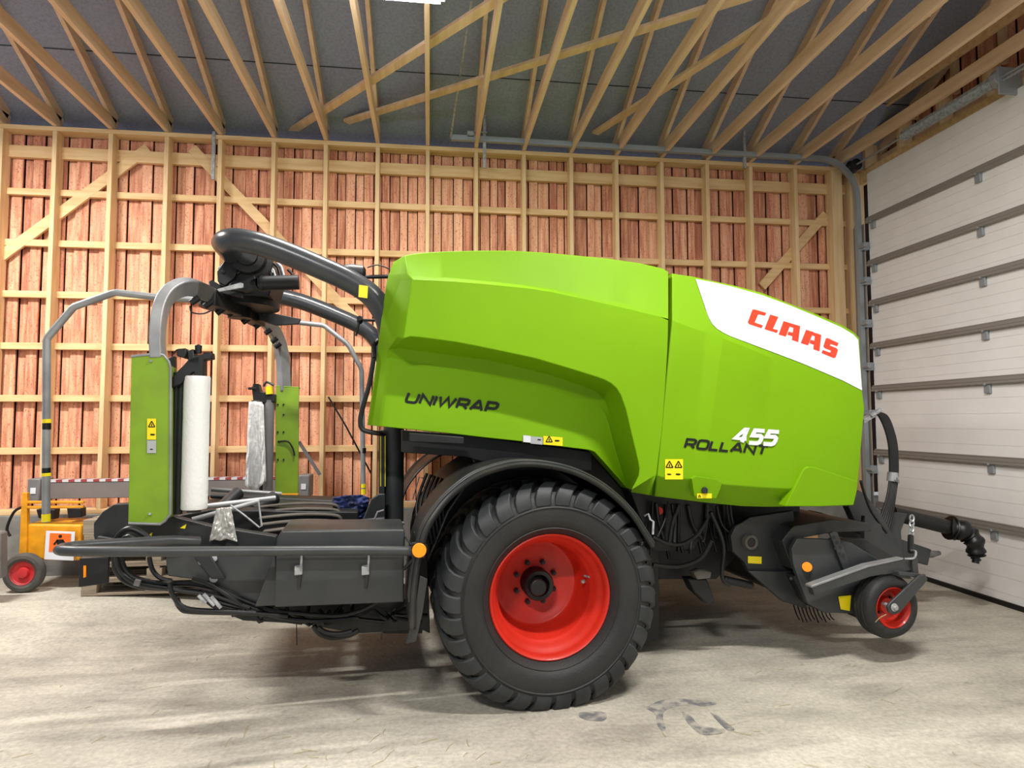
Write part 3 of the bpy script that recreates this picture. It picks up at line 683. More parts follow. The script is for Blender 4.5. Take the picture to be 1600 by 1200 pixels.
mb = MB(); mb.poly([(338,452),(376,441),(380,443),(380,449),(376,450),(342,456)], .9, .02); mb.build('sensor_arm', 'galv', R, bevel=.003)
# rotating arch
arch = [(247,560,.42),(246,530,.42),(248,500,.43),(254,475,.46),(266,458,.52),(284,449,.6),(304,450,.72),(330,461,.95),(352,471,1.2),(375,480,1.46),(395,490,1.75),(412,500,2.0),(426,514,2.2),(435,532,2.35),(441,555,2.43),(443,580,2.45),(444,612,2.45)]
ap = spline([P2(a) for a in arch], 5)
mb = MB(); mb.sweep(ap, rect(.115, .07), up=Vector((1, 0, 0))); mb.build('wrapping_arch', 'silver', R, bevel=.008)
mb = MB(); mid = ap[34:54]; mb.sweep([p-Vector((0, 0, .02)) for p in mid], rect(.13, .11), up=Vector((1, 0, 0))); mb.build('arch_centre_beam', 'dark2', R, bevel=.008)
mb = MB()
for t, dd in ((30, .05), (34, .03), (38, .06), (42, .02), (47, .06), (52, .04), (57, .03), (61, .05), (64, .02)):
    p = ap[t]-Vector((0, 0, .06+dd*.5)); mb = MB(); mb.cyl(p-Vector((.02, 0, .02)), p+Vector((.03, 0, .02)), .022, 10); mb.build('arch_fitting', 'black', R)
mb = MB(); mb.tube([P(297,478,.75), P(300,488,.75), P(318,490,.8), P(333,483,.85)], .006, 6, smooth=4); mb.build('sensor_cable', 'black', R)
mb = MB(); mb.poly([(402,484),(412,492),(420,488),(470,498),(466,506),(430,508),(405,500)], 1.7, .05); mb.cyl(P(404,484,1.7), P(414,484,1.7), .015); mb.build('cross_arm_plate', 'dark2', R, bevel=.004)
# safety bails on the rotating ring (galvanised tubes with tape)
def bail(pts, r, tapes):
    mb = MB(); mb.tube([P2(p) for p in pts], r, 14, smooth=0); o = mb.build('safety_bail', 'silver', R)
    for (a, b, m) in tapes:
        mb = MB(); mb.tube([P2(a), P2(b)], r*1.06, 14); mb.build('tape_band', m, o)
bail([(338,470,1.15),(250,465,1.02),(182,457,1.0),(176,458,1.0),(117,479,1.0),(113,482,1.0),(75,527,1.0),(73,532,1.0),(72,816,1.0)], .025,
     [((73,655,1.0),(73,661,1.0),'yellow'),((73,661,1.0),(73,671,1.0),'blacklet'),((72.5,731,1.0),(72.5,739,1.0),'blacklet'),((72.5,739,1.0),(72.5,744,1.0),'yellow'),((72,803,1.0),(72,815,1.0),'yellow')])
bail([(430,496,1.8),(466,504,2.0),(503,508,2.0),(508,510,2.0),(540,535,2.0),(546,542,2.0),(563,573,2.0),(565,580,2.0),(568,772,2.0)], .022,
     [((568,756,2.0),(568,762,2.0),'yellow'),((568,764,2.0),(568,772,2.0),'yellow'),((568,700,2.0),(568,708,2.0),'blacklet')])
mb = MB(); mb.tube([P(513,620,2.2), P(540,665,2.2), P(580,740,2.2)], .008, 8); mb.build('tension_wire', 'black', R)
mb = MB(); mb.bar(P(467,690,2.5), P(500,742,2.5), .03, .03); mb.build('rear_strut', 'plast', R)
# film guards
def guard(poly, Y, t, edge):
    mb = MB(); mb.poly(poly, Y, t); g = mb.build('film_guard', 'guard_green', R, bevel=.004)
    if edge: mb = MB(); mb.tube([P(x, y, Y) for x, y in edge], .008, 8); mb.build('edge_trim', 'silver', g)
    return g
g1 = guard([(205,558),(247,553),(256,556),(264,566),(266,575),(265,808),(252,818),(200,816)], .37, .03, [(205,557),(247,552.5),(256,555),(264,565),(266.5,575),(266,803),(258,814),(250,819),(201,817.5)])
mb = MB(); mb.poly([(263,570),(266,575),(265,806),(260,812)], .39, .14); mb.build('guard_side', 'guard_green', g1, bevel=.004)
sticker(230,654,244,687, .366, g1, tris=[(237,663,5,'t'),(239,679,4,'a')], label='yellow warning sticker'); sticker(230,688,244,708, .366, g1, 'greyst', [(237,702,2.5,'a')], label='grey pictogram sticker')
mb = MB()
for x, y in ((235,564),(234,803)): mb.cyl(P(x, y, .372), P(x, y, .355), .008, 10)
mb.build('bolt', 'galv', g1)
g2 = guard([(431,605),(467,607),(466,772),(430,771)], 2.40, .03, None)
mb = MB(); mb.prism([P(431,605,2.40), P(467,607,2.40), P(467,607,2.40)+Vector((0,.12,0)), P(431,605,2.40)+Vector((0,.12,0))], (0, 0, .015)); mb.build('guard_flange', 'guard_green', g2, bevel=.003)
mb = MB()
for x, y in ((434,632),(443,632),(443,648),(434,675),(443,675),(434,718),(443,718)): mb.cyl(P(x, y, 2.402), P(x, y, 2.39), .009, 8)
mb.tube([P(434,690,2.39), P(450,690,2.38), P(458,702,2.38), P(460,712,2.38)], .008, 8, smooth=4); mb.build('bolt', 'black', g2)
mb = MB(); mb.poly([(438,772),(466,772),(462,784),(440,783)], 2.3, .08); mb.build('orange_hinge', 'cart', g2, bevel=.003)
# near film unit: rollers, mount
def film_unit(Y, s, cx, ytop, ybot, roll_x, rev, posts, head):
    for x in posts:
        mb = MB(); a, b = P(x, ytop-8*s, Y+.02), P(x, ybot+8*s, Y+.02); mb.cyl((a.x, Y+.02, b.z), (a.x, Y+.02, a.z), .026, 16); mb.build('stretch_roller', 'black', R)
    for i, poly in enumerate(head):
        mb = MB(); mb.poly(poly, Y-.04, .1); mb.build('film_head_bracket', 'black', R, bevel=.006)
film_unit(.46, 1, 300, 590, 795, 308, 1, (276, 284), [[(268,590),(285,572),(296,560),(312,556),(312,580),(300,582),(282,600),(268,606)], [(292,548),(302,545),(303,556),(330,550),(331,560),(318,562),(318,590),(303,590),(303,572),(294,566)], [(276,545),(290,544),(292,552),(288,560),(276,556)]])
mb = MB(); mb.lathe([(0, -.03), (.02, -.03), (.022, .02), (0, .03)], P(310,545,.46), 14, axis='Z'); mb.cyl(P(318,554,.44), P(332,554,.44), .014); mb.tube([P(268,556,.44), P(276,547,.44), P(290,545,.44)], .005, 6); mb.cyl(P(308,588,.46), P(308,575,.46), .03); mb.build('film_lock', 'black', R)
mb = MB(); mb.poly([(262,560),(272,556),(275,800),(262,806)], .5, .06); mb.build('unit_frame', 'black', R, bevel=.004)
film_unit(2.35, .65, 400, 630, 765, 400, -1, (412,), [[(393,604),(405,600),(408,612),(430,616),(430,628),(396,630)]])
mb = MB(); a, b = P(421,625,2.35), P(421,768,2.35); mb.cyl((a.x, 2.35, b.z), (a.x, 2.35, a.z), .045, 16); o = mb.build('stretch_roller', 'plast', R)
mb = MB(); mb.cyl(P(400,600,2.33), P(400,610,2.33), .028); mb.cyl(P(388,607,2.3), P(400,607,2.3), .012); mb.tube([P(412,604,2.3), P(416,597,2.3), P(428,602,2.3)], .012, 6, smooth=3); mb.build('film_lock', 'black', R)
mb = MB(); mb.cyl(P(420,604,2.3), P(421,616,2.3), .03); mb.build('yellow_cap', 'yellow', R)

# ---------- rear underframe
mb = MB(); bar = [P(645,861,.03), P(560,860,.02), P(250,862,.02), P(120,861.5,.02), P(98,860.5,.04)]
e = bar[-1]; bar += [e+Vector((-.03, .03, 0)), e+Vector((-.035, .08, .0)), e+Vector((.0, .13, 0)), e+Vector((.1, .16, 0)), e+Vector((.5, .2, 0)), e+Vector((.62, .3, -.03))]
mb.tube(bar, .029, 16); mb.build('rear_bumper_tube', 'dark', R, smooth=60)
mb = MB(); mb.cyl(P(655,860,-.02), P(655,860,-.05), .043, 28); o = mb.build('reflector', 'orange', R, bevel=.004); o['label'] = 'round orange reflector'
mb = MB(); mb.poly([(643,848),(664,848),(664,872),(643,872)], -.018, .03); mb.bar(P(650,870,.03), P(630,890,.1), .02, .02); mb.bar(P(632,838,.1), P(648,858,.03), .01, .01); mb.build('reflector_bracket', 'black', R, bevel=.004)
# toolbox
tb = MB(); tb.poly([(432,841),(438,834),(631,831),(631,941),(429,949)], .14, .38); tbx = tb.build('tool_box', 'dark', R, bevel=.008)
mb = MB(); mb.poly([(430,858),(433,840),(440,829),(631,827),(633,832),(633,856)], .10, .44); mb.build('tool_box_lid', 'dark', tbx, bevel=.012, seg=3)
for x in (466, 571):
    mb = MB(); mb.poly([(x-6,885),(x+6,884),(x+6,898),(x-6,899)], .11, .03); l = mb.build('latch', 'greyst', tbx, bevel=.003); mb = MB(); mb.poly([(x,898),(x+5,898),(x+3,918),(x-2,920)], .12, .02); mb.build('latch_strap', 'dark2', l, bevel=.003)
    mb = MB(); mb.tube([P(x+5,860,.1), P(x+5,872,.1), P(x+4,890,.1)], .007, 8); mb.build('latch_hook', 'galv', l)
for i, (poly, Y, t, m, nm) in enumerate([
    ([(258,868),(432,862),(431,946),(398,952),(330,925),(300,905),(262,900)], .34, .05, 'dark', 'side_plate'),
    ([(300,866),(328,866),(352,905),(330,905)], .30, .04, 'dark2', 'hinge_plate'),
    ([(398,948),(430,862),(434,946)], .22, .1, 'dark', 'plate_gusset'),
    ([(146,818),(160,800),(178,788),(202,787),(240,800),(330,822),(432,838),(432,866),(250,860),(150,852),(146,838)], .55, .08, 'dark2', 'table_side_panel'),
    ([(150,852),(240,858),(240,850),(152,838)], .5, .04, 'dark', 'table_lower_edge'),
    ([(124,872),(170,870),(168,912),(122,918)], .5, .03, 'black', 'tail_light_panel'),
    ([(640,870),(668,862),(672,990),(640,975)], .6, .3, 'black', 'rear_axle_box'),
    ([(300,925),(640,935),(655,985),(560,990),(470,975),(380,970),(330,950)], .55, .4, 'black', 'lower_frame'),
    ([(560,960),(660,960),(660,990),(600,990)], .8, .9, 'black', 'cross_member'),
    ([(565,818),(580,780),(592,772),(602,772),(602,832),(560,830)], .8, .05, 'dark2', 'table_post_plate'),
    ([(600,672),(598,830),(605,830),(608,672)], 1.4, .12, 'black', 'inner_post')]):
    mb = MB(); mb.poly(poly, Y, t); mb.build(nm, m, R, bevel=.006)
mb = MB(); mb.poly([(130,884),(134,884),(134,902),(130,903)], .49, .01); o = mb.build('side_marker', 'orange', R, bevel=.002)
mb = MB(); mb.cyl(P(334,904,.34), P(334,904,.32), .025); mb.cyl(P(334,873,.34), P(334,873,.31), .02); mb.cyl(P(317,876,.34), P(317,876,.31), .028); mb.build('pivot_pin', 'galv', R, bevel=.003)
# wrapping table: belts and rollers
mb = MB(); mb.poly([(250,838),(430,842),(560,832),(560,800),(330,796),(240,812)], 1.0, 1.0); mb.build('table_bed', 'black', R, bevel=.01)
for i, (yy, x0, x1) in enumerate(((800,390,512),(806,392,516),(812,398,518),(819,404,520),(826,412,520))):
    mb = MB(); a, b = P(x0, yy+4, .75+.0*i), P(x1, yy-1, .75+.0*i); a.y += .1*(4-i); b.y += .1*(4-i)
    pts = spline([a, a+(b-a)*.5+Vector((0, 0, .015)), b, b+Vector((.06, 0, -.04)), b+Vector((.05, 0, -.12))], 4)
    mb.sweep(pts, rect(.085, .012)); mb.build('conveyor_belt', 'belt', R, bevel=.003)
for (a, b, r, m, nm) in (((250,800,.6),(430,778,.9),.018,'silver','table_tube'), ((330,765,2.0),(440,772,2.1),.02,'silver','table_tube'), ((440,786,1.6),(590,795,1.4),.022,'dark','table_tube'),
    ((330,775,1.8),(520,785,1.6),.02,'dark2','table_tube'), ((340,800,1.2),(372,770,1.4),.05,'dark2','table_roller'), ((395,800,1.2),(428,778,1.4),.055,'dark2','table_roller'),
    ((300,812,.62),(405,783,.75),.016,'silver','table_tube'), ((520,820,.7),(600,812,.8),.02,'dark','table_tube'), ((600,815,.5),(632,818,.5),.012,'dark','table_tube')):
    mb = MB(); mb.cyl(P2(a), P2(b), r, 14); mb.build(nm, m, R)
mb = MB(); mb.tube([P(360,789,.6), P(382,805,.6), P(405,824,.6), P(409,822,.6), P(404,784,.62)], .006, 8); mb.build('wire_hook', 'galv', R)
mb = MB(); mb.tube([P(579,826,.6), P(590,800,.6), P(600,797,.6)], .007, 8); mb.tube([P(598,815,.5), P(630,817,.5), P(631,832,.5)], .01, 8); mb.build('bent_rod', 'plast', R)
for (x, y) in ((233,835),(287,846),(286,822)):
    mb = MB(); mb.poly([(x-5,y+3),(x+5,y-3),(x+3,y+4)], .47, .004); mb.build('yellow_mark', 'yellow', R)
# hoses at the rear
hos = [[(240,850),(225,835),(205,826),(190,832),(180,848),(178,868)], [(232,853),(215,842),(200,838),(186,850),(182,870),(190,895),(215,912),(260,920),(330,930),(390,950)],
 [(178,868),(180,890),(195,908),(225,918),(290,922),(350,935),(410,955)], [(188,870),(195,890),(215,905),(250,912),(300,912),(345,922),(395,945)],
 [(233,870),(238,890),(250,903),(268,908)], [(265,910),(270,930),(290,950),(340,955),(395,958),(450,962)], [(275,935),(283,950),(300,955),(370,957)],
 [(350,925),(400,945),(440,955),(520,962),(560,955),(590,940)], [(390,950),(440,965),(500,970),(560,965)], [(490,978),(500,990),(520,996),(545,992),(560,985)], [(497,980),(510,988),(530,990),(550,986)],
 [(300,905),(330,915),(370,940),(390,955)], [(310,925),(340,940),(380,950)]]
for i, h in enumerate(hos):
    mb = MB(); mb.tube([P(x, y, .28+.02*(i % 5)) for x, y in h], .014 if i % 3 else .018, 10, smooth=5); mb.build('hydraulic_hose', 'hose', R)
for k in range(16):
    x = 380+k*17; mb = MB(); y0 = 945+random.uniform(0, 12)
    mb.tube([P(x, y0, .5), P(x+random.uniform(-20, 25), y0+random.uniform(8, 22), .45), P(x+random.uniform(20, 50), y0+random.uniform(0, 20), .5)], .013, 8, smooth=4); mb.build('hydraulic_hose', 'hose', R)
for a, b in (((310,930),(322,942)), ((318,928),(335,946)), ((330,932),(345,950))):
    mb = MB(); mb.cyl(P(*a, .26), P(*b, .26), .011, 8); mb.build('hose_coupling', 'galv', R)
mb = MB(); mb.bar(P(213,915,.26), P(216,906,.26), .02, .03); mb.build('hose_clamp', 'plast', R)
mb = MB(); mb.bar(P(595,1000,.5), P(602,965,.5), .008, .008); mb.bar(P(464,1008,.5), P(463,960,.5), .006, .006); mb.build('tine_rod', 'black', R)
# far inner machinery between fenders
mb = MB(); mb.poly([(664,800),(700,745),(745,715),(800,715),(800,900),(668,900)], 1.1, .8); mb.build('drive_housing', 'black', R, bevel=.03)
for k in range(8):
    mb = MB(); x = 655+k*6; mb.tube([P(x+12, 740+k*2, 1.0), P(x-4, 790, .9), P(x+2, 850, .8)], .012, 8, smooth=4); mb.build('hydraulic_hose', 'hose', R)
mb = MB(); mb.cyl(P(651,835,.4), P(697,765,.4), .02); mb.cyl(P(651,835,.4), P(672,803,.4), .026); mb.build('damper', 'black', R)
mb = MB(); mb.tube([P(645,780,2.0), P(655,745,2.0), P(662,748,2.0)], .006, 6); mb.build('marker_rod', 'plast', R)
# ---------- front lower machinery
front = [([(1010,778),(1130,785),(1250,790),(1250,870),(1150,868),(1120,905),(1030,905),(1022,860)], .85, 1.2, 'black', 'feeder_housing'),
 ([(1142,838),(1150,822),(1172,808),(1240,798),(1244,860),(1262,952),(1224,940),(1170,893),(1163,878),(1145,862)], .5, .05, 'dark2', 'rotor_side_plate'),
 ([(1170,893),(1240,893),(1262,950),(1222,938)], .46, .03, 'dark2', 'rotor_guard'),
 ([(1237,858),(1246,841),(1302,843),(1330,848),(1398,890),(1345,935),(1335,958),(1290,958),(1262,943),(1240,882)], .3, .04, 'dark', 'pickup_side_plate'),
 ([(1222,845),(1240,822),(1300,812),(1360,818),(1362,830),(1300,832),(1246,842),(1237,858),(1240,890)], .36, .9, 'dark2', 'pickup_hood'),
 ([(1297,834),(1302,830),(1309,832),(1335,898),(1322,899)], .27, .02, 'dark', 'perforated_bracket'),
 ([(1326,792),(1342,766),(1352,772),(1376,803),(1395,835),(1410,868),(1380,862),(1345,835)], .95, .08, 'dark', 'drawbar_plate'),
 ([(1352,806),(1377,820),(1382,838),(1412,866),(1400,875),(1350,843)], .8, .05, 'dark', 'drawbar_bracket'),
 ([(1398,800),(1418,803),(1408,830),(1412,880),(1392,868),(1380,845)], 1.1, .06, 'dark', 'drawbar_head'),
 ([(1300,842),(1352,842),(1412,880),(1425,905),(1370,900),(1330,880)], .5, .05, 'dark2', 'pickup_arm_plate'),
 ([(1268,915),(1357,883),(1413,872),(1430,876),(1431,891),(1362,901),(1273,931)], .16, .06, 'dark', 'gauge_wheel_arm'),
 ([(1268,915),(1357,883),(1413,872),(1411,875),(1357,887),(1268,919)], .155, .07, 'silver', 'arm_flange'),
 ([(1405,893),(1440,897),(1440,903),(1405,899)], .11, .25, 'dark', 'fork_crown'),
 ([(1437,899),(1446,897),(1450,906),(1407,957),(1398,961),(1389,957),(1387,948),(1391,942)], .09, .02, 'dark', 'gauge_wheel_fork'),
 ([(1425,872),(1434,872),(1436,900),(1428,900)], .14, .06, 'dark', 'fork_stem'),
 ([(1310,932),(1330,930),(1328,955),(1314,952)], .29, .004, 'yellow', 'warning_sticker'),
 ([(1205,793),(1240,795),(1240,812),(1200,800)], 2.0, .1, 'crate', 'x')]
for poly, Y, t, m, nm in front:
    if nm == 'x': continue
    mb = MB(); mb.poly(poly, Y, t); o = mb.build(nm, m, R, bevel=.005)
    if nm == 'arm_flange': o['label'] = 'bright bare edge of the arm'
sticker(1169,869,1190,881, .455, R, tris=[(1174,875,3,'t')], label='yellow warning sticker') if 0 else None
mb = MB(); mb.poly([(1169,869),(1190,870),(1190,881),(1169,880)], .495, .004); mb.build('warning_sticker', 'yellow', R)
mb = MB(); mb.cyl(P(1261,886,.3), P(1261,886,.275), .036, 24); mb.build('reflector', 'orange', R, bevel=.004)
mb = MB(); mb.lathe([(.035, -.02), (.055, -.02), (.058, .02), (.035, .02)], P(1172,847,.48), 28, closed=True); mb.build('bearing_ring', 'belt', R)
mb = MB(); mb.lathe([(0, -.01), (.03, -.015), (.034, .02), (0, .02)], P(1172,847,.48), 20); mb.build('bearing_hub', 'black', R)
mb = MB()
for x, y in ((1303,840),(1308,848),(1313,855),(1306,845+12),(1312,865),(1318,868),(1316,847),(1236,904)): mb.cyl(P(x, y, .275), P(x, y, .262), .011, 10)
mb.build('bolt_holes', 'hose', R)
for i in range(14):
    a = 1240+i*6; mb = MB(); mb.tube([P(a, 945+i*.8, .6), P(a+4, 958+i*.6, .55), P(a+9, 970+random.uniform(-3, 3), .5)], .005, 6, smooth=3)
    if 1238 < a < 1300: mb.build('pickup_tine', 'black', R)
mb = MB(); mb.poly([(1240,900),(1262,943),(1290,958),(1335,960),(1335,940),(1280,900)], .36, 1.9); mb.build('pickup_reel', 'black', R, bevel=.02)
# gauge wheel
gc = P(1396.5, 950, .13)+Vector((0, .085, 0)); gw = empty('gauge_wheel', gc, 0, R); sc = 1.0
rr_ = .215
def mkgauge(W):
    mb = MB(); pr = [(.134, -.07), (.145, -.088), (.17, -.095), (.198, -.085), (.212, -.055), (.218, 0)]; mb.lathe(pr+[(r, -a) for r, a in pr[-2::-1]]+[(.13, .07), (.13, -.07)], (0, 0, 0), 56, closed=True)
    for a in (-.03, .0, .03): mb.lathe([(.214, a-.008), (.222, a-.006), (.222, a+.006), (.214, a+.008)], (0, 0, 0), 56)
    mb.build('tyre', 'rubber', W, smooth=50)
    mb = MB(); mb.lathe([(.125, .07), (.12, .02), (.118, -.03), (.128, -.06), (.142, -.080), (.138, -.088), (.124, -.068), (.110, -.04), (.104, .0), (.06, .01), (.05, -.02), (.02, -.02)], (0, 0, 0), 48); mb.build('rim', 'red', W, smooth=45)
    for k in range(4):
        a = math.radians(45+90*k); mb = MB(); mb.cyl((.07*math.cos(a), .01, .07*math.sin(a)), (.07*math.cos(a), -.012, .07*math.sin(a)), .009, 6); mb.build('wheel_nut', 'black', W)
mkgauge(gw)
g2w = empty('gauge_wheel', (gc.x, WID-gc.y, gc.z), math.pi, R); mkgauge(g2w); gw.scale = g2w.scale = (1.07, 1, 1.07)
mb = MB(); q = P(1397,949,.09); mb.cyl(q, q-Vector((0, .008, 0)), .03, 20); mb.cyl(q, q-Vector((0, .025, 0)), .018, 20); mb.cyl(q, q+Vector((0, .2, 0)), .014); mb.build('fork_axle', 'galv', R, bevel=.003)
mb = MB(); mb.tube([P(1368,972,.10), P(1375,965,.08), P(1385,960,.08)], .003, 6, smooth=3); mb.build('twine', 'straw', R)
# drawbar, pto, chain, hoses
mb = MB(); a, b = P(1340,800,1.35), P(1440,868,1.3)
mb.bar(a-Vector((.5, 0, .05)), b, .2, .16); mb.build('drawbar', 'dark', R, bevel=.01)
mb = MB(); mb.tube([P(1425,864,1.3), P(1455,866,1.3), P(1468,864,1.3)], lambda t: .05-.03*t, 12); mb.build('towing_eye', 'plast', R)
mb = MB(); a, b = P(1395,802,1.25), P(1490,826,1.1); mb.cyl(a, b, .068, 24); pto = mb.build('drive_shaft_tube', 'hose', R, smooth=40)
mb = MB(); c = P(1523,846,1.0); e = P(1526,868,1.0)
mb.tube(spline([b-(b-a)*.06, b, P(1502,828,1.05), P(1514,836,1.03), P(1522,846,1.0), P(1525,862,1.0), e], 6), lambda t: .108+.010*math.sin(t*40)-.042*t, 20); mb.build('drive_shaft_boot', 'hose', pto, smooth=40)
mb = MB(); mb.cyl(e, P(1524,880,1.0), .03, 16); mb.cyl(P(1525,872,1.0), P(1524.5,875,1.0), .042, 16); mb.build('drive_shaft_yoke', 'black', pto)
def chain(p0, p1, n, r):
    mb = MB()
    for i in range(n):
        c = p0.lerp(p1, (i+.5)/n); d = (p1-p0).normalized(); h = (p1-p0).length/n*.68; s = Vector((1, 0, 0)) if i % 2 else Vector((0, 1, 0))
        mb.tube([c+d*h*math.cos(t)+s*h*.55*math.sin(t) for t in [2*math.pi*k/12 for k in range(12)]], r, 6, closed=True)
    return mb
mb = chain(P(1425,806,.6), P(1424,838,.5), 4, .007); mb.build('lift_chain', 'galv', R)
mb = MB(); mb.cyl(P(1423,838,.5), P(1423,862,.4), .022, 14); mb.build('lift_spring', 'black', R)
mb = MB(); mb.tube([P(1424,860,.35), P(1431,862,.2), P(1428,872,.14), P(1414,873,.14)], .008, 8, smooth=4); mb.build('shackle', 'galv', R)
for i in range(6):
    o_ = i*2.2; mb = MB(); mb.tube([P(1366+o_*.3,645,1.1), P(1374+o_,650,1.08), P(1384+o_,672,1.05), P(1390+o_,700,1.03), P(1391+o_,742,1.02), P(1387+o_,775,1.0), P(1376+o_*1.5,810,1.0), P(1365+o_*2,832,1.0)], .013, 8, smooth=5); mb.build('hydraulic_hose', 'hose', R)
mb = MB(); mb.cyl(P(1395,738,1.02), P(1394,752,1.02), .045, 14); mb.tube([P(1398,750,.98), P(1405,755,.97), P(1402,745,.97)], .01, 6); mb.build('hose_strap', 'galv', R)
mb = MB(); mb.tube([P(1345,752,.6), P(1352,775,.7), P(1362,800,.8), P(1385,832,.9)], .012, 8, smooth=4); mb.build('hydraulic_hose', 'hose', R)
mb = MB(); mb.poly([(1351,662),(1350,655),(1366,645),(1370,650)], 1.0, .06); mb.cyl(P(1360,650,1.0), P(1376,640,1.0), .02); mb.build('hose_holder', 'galv', R, bevel=.003)
# parking jack reaching the floor behind the gauge wheel
q = P(1352,850,1.2); mb = MB(); mb.box((q.x-.05, 1.15, .04), (q.x+.05, 1.25, q.z)); mb.box((q.x-.12, 1.08, .0), (q.x+.12, 1.32, .04)); mb.build('parking_jack', 'dark2', R, bevel=.006)
# hoses and fittings under the front panel
for i in range(26):
    x = 1015+i*5; y = 782+random.uniform(0, 10); dx = random.uniform(-25, 30); Yh = random.uniform(.5, .8)
    mb = MB(); mb.tube([P(x, y, Yh), P(x+dx*.3, y+30, Yh), P(x+dx, y+random.uniform(45, 85), Yh-.03)], random.choice((.01, .013, .017)), 8, smooth=4); mb.build('hydraulic_hose', 'hose' if i % 4 else 'black', R)
for pts in ([(1020,838),(1040,848),(1065,850),(1090,835),(1105,810)], [(1020,882),(1060,885),(1095,872),(1112,845)], [(1110,800),(1130,850),(1128,900),(1140,915)], [(1060,790),(1050,820),(1045,850)]):
    mb = MB(); mb.tube([P(x, y, .48) for x, y in pts], .015, 10, smooth=5); mb.build('hydraulic_hose', 'hose', R)
mb = MB(); mb.cyl(P(1030,798,.6), P(1030,798,.56), .03, 20); mb.build('red_valve_cap', 'redlet', R, bevel=.005)
mb = MB(); mb.poly([(1084,895),(1095,891),(1112,894),(1110,904),(1090,906)], .5, .1); mb.build('tension_bracket', 'belt', R, bevel=.006)
mb = MB(); mb.poly([(1075,905),(1105,905),(1118,940),(1108,946),(1085,925)], .55, .12); mb.cyl(P(1130,905,.55), P(1175,915,.55), .03); mb.build('density_arm', 'black', R, bevel=.01)

# ================================================================ loose things on the machine
def roll(name, px, top, botm, Y, r, label):
    a, b = P(px, top, Y), P(px, botm, Y); e = empty(name, OR+EX*a.x+EY*Y+Vector((0, 0, b.z)), B); h = a.z-b.z
    mb = MB(); N = 18; prof = [(0, 0), (r*.95, 0), (r, .01)]+[(r*(1+random.uniform(-.008, .008)), h*i/N) for i in range(1, N)]+[(r, h-.01), (r*.95, h), (.03, h)]
    mb.lathe(prof, (0, 0, 0), 36, axis='Z'); mb.build('film', 'film', e, smooth=50)
    mb = MB(); mb.lathe([(.03, -.02), (.04, -.02), (.04, h+.015), (.03, h+.015)], (0, 0, 0), 20, axis='Z', closed=True); mb.build('core', 'belt', e)
    tag(e, label, 'film roll'); return e
roll('film_roll', 308.5, 588, 795, .47, .0785, 'full white roll of stretch film standing beside the large green guard')
roll('film_roll', 400, 628, 740, 2.33, .062, 'smaller white film roll with loose wrinkled wrap beside the far green guard')
def cloth(name, pts_top, pts_bot, Y, n, m, label, cat, amp=.02):
    from mathutils import noise
    n *= 2; mb = MB(); a = resample(pts_top, n); b = resample(pts_bot, n); rows = []; K = 26
    for k in range(K):
        t = k/(K-1); row = []
        for i, (p, q) in enumerate(zip(a, b)):
            u = i/n; nv = noise.noise(Vector((u*4+Y, t*3, Y*7)))*1.4+noise.noise(Vector((u*9, t*10+Y, 3)))*.9
            pp = P(p[0]+(q[0]-p[0])*t, p[1]+(q[1]-p[1])*t, Y+amp*nv*(.35+.65*t)); row.append(OR+EX*pp.x+EY*pp.y+Vector((0, 0, pp.z)))
        rows.append(row)
    mb.strips(rows); o = mb.build(name, m, None, smooth=60, solid=.003); tag(o, label, cat); return o
cloth('plastic_bag', [(338,795),(350,793),(361,793)], [(327,846),(335,843),(345,845),(355,842),(371,847)], .5, 22, 'bag', 'crumpled silver plastic sheet hanging from the near table tube', 'plastic sheet')
cloth('film_tail', [(389,628),(400,627),(412,632)], [(383,758),(392,766),(402,765),(416,752)], 2.22, 20, 'tailfilm', 'wrinkled loose end of stretch film hanging over the far roll', 'film', .03)
cloth('blue_sack', [(520,778),(540,774),(565,773),(578,778)], [(520,812),(540,815),(560,815),(572,810)], 1.2, 20, 'blue', 'blue cloth sack lying on the wrapping table by the column', 'sack', .06)

# ================================================================ things by the wall
def wobj(name, label, cat, group=None):
    e = empty(name); tag(e, label, cat, group); return e
YC2 = 7.0
cw = WY(42, 893, YC2); fz = floor_z(cw.x, YC2)
cart = wobj('wheeled_cart', 'orange yellow wheeled machine cart with red hubbed tyre at the left edge', 'cart')
s = YC2
def cpoly(mb, pix, Y, t): return mb.prism([WY(x, y, Y) for x, y in pix], (0, t, 0))
mb = MB(); cpoly(mb, [(31,826),(40,819),(127,820),(127,876),(70,876),(30,866)], YC2+.02, .45); mb.build('body', 'cart', cart, bevel=.02, seg=3)
mb = MB(); cpoly(mb, [(34,770),(42,770),(42,868),(29,868)], YC2, .05); mb.build('upright', 'cart', cart, bevel=.005); mb = MB(); cpoly(mb, [(34,770),(42,770),(42,868),(30,868)], YC2+.4, .05); mb.build('upright', 'cart', cart, bevel=.005)
mb = MB(); cpoly(mb, [(40,783),(130,783),(130,787),(40,787)], YC2, .04); cpoly(mb, [(40,791),(130,790),(130,794),(40,795)], YC2, .04); mb.build('cross_bar', 'cart', cart, bevel=.005)
mb = MB(); cpoly(mb, [(56,796),(86,796),(84,812),(60,810)], YC2+.15, .1); cpoly(mb, [(104,794),(127,794),(127,808),(106,810)], YC2+.15, .1); mb.build('fitting', 'black', cart, bevel=.008)
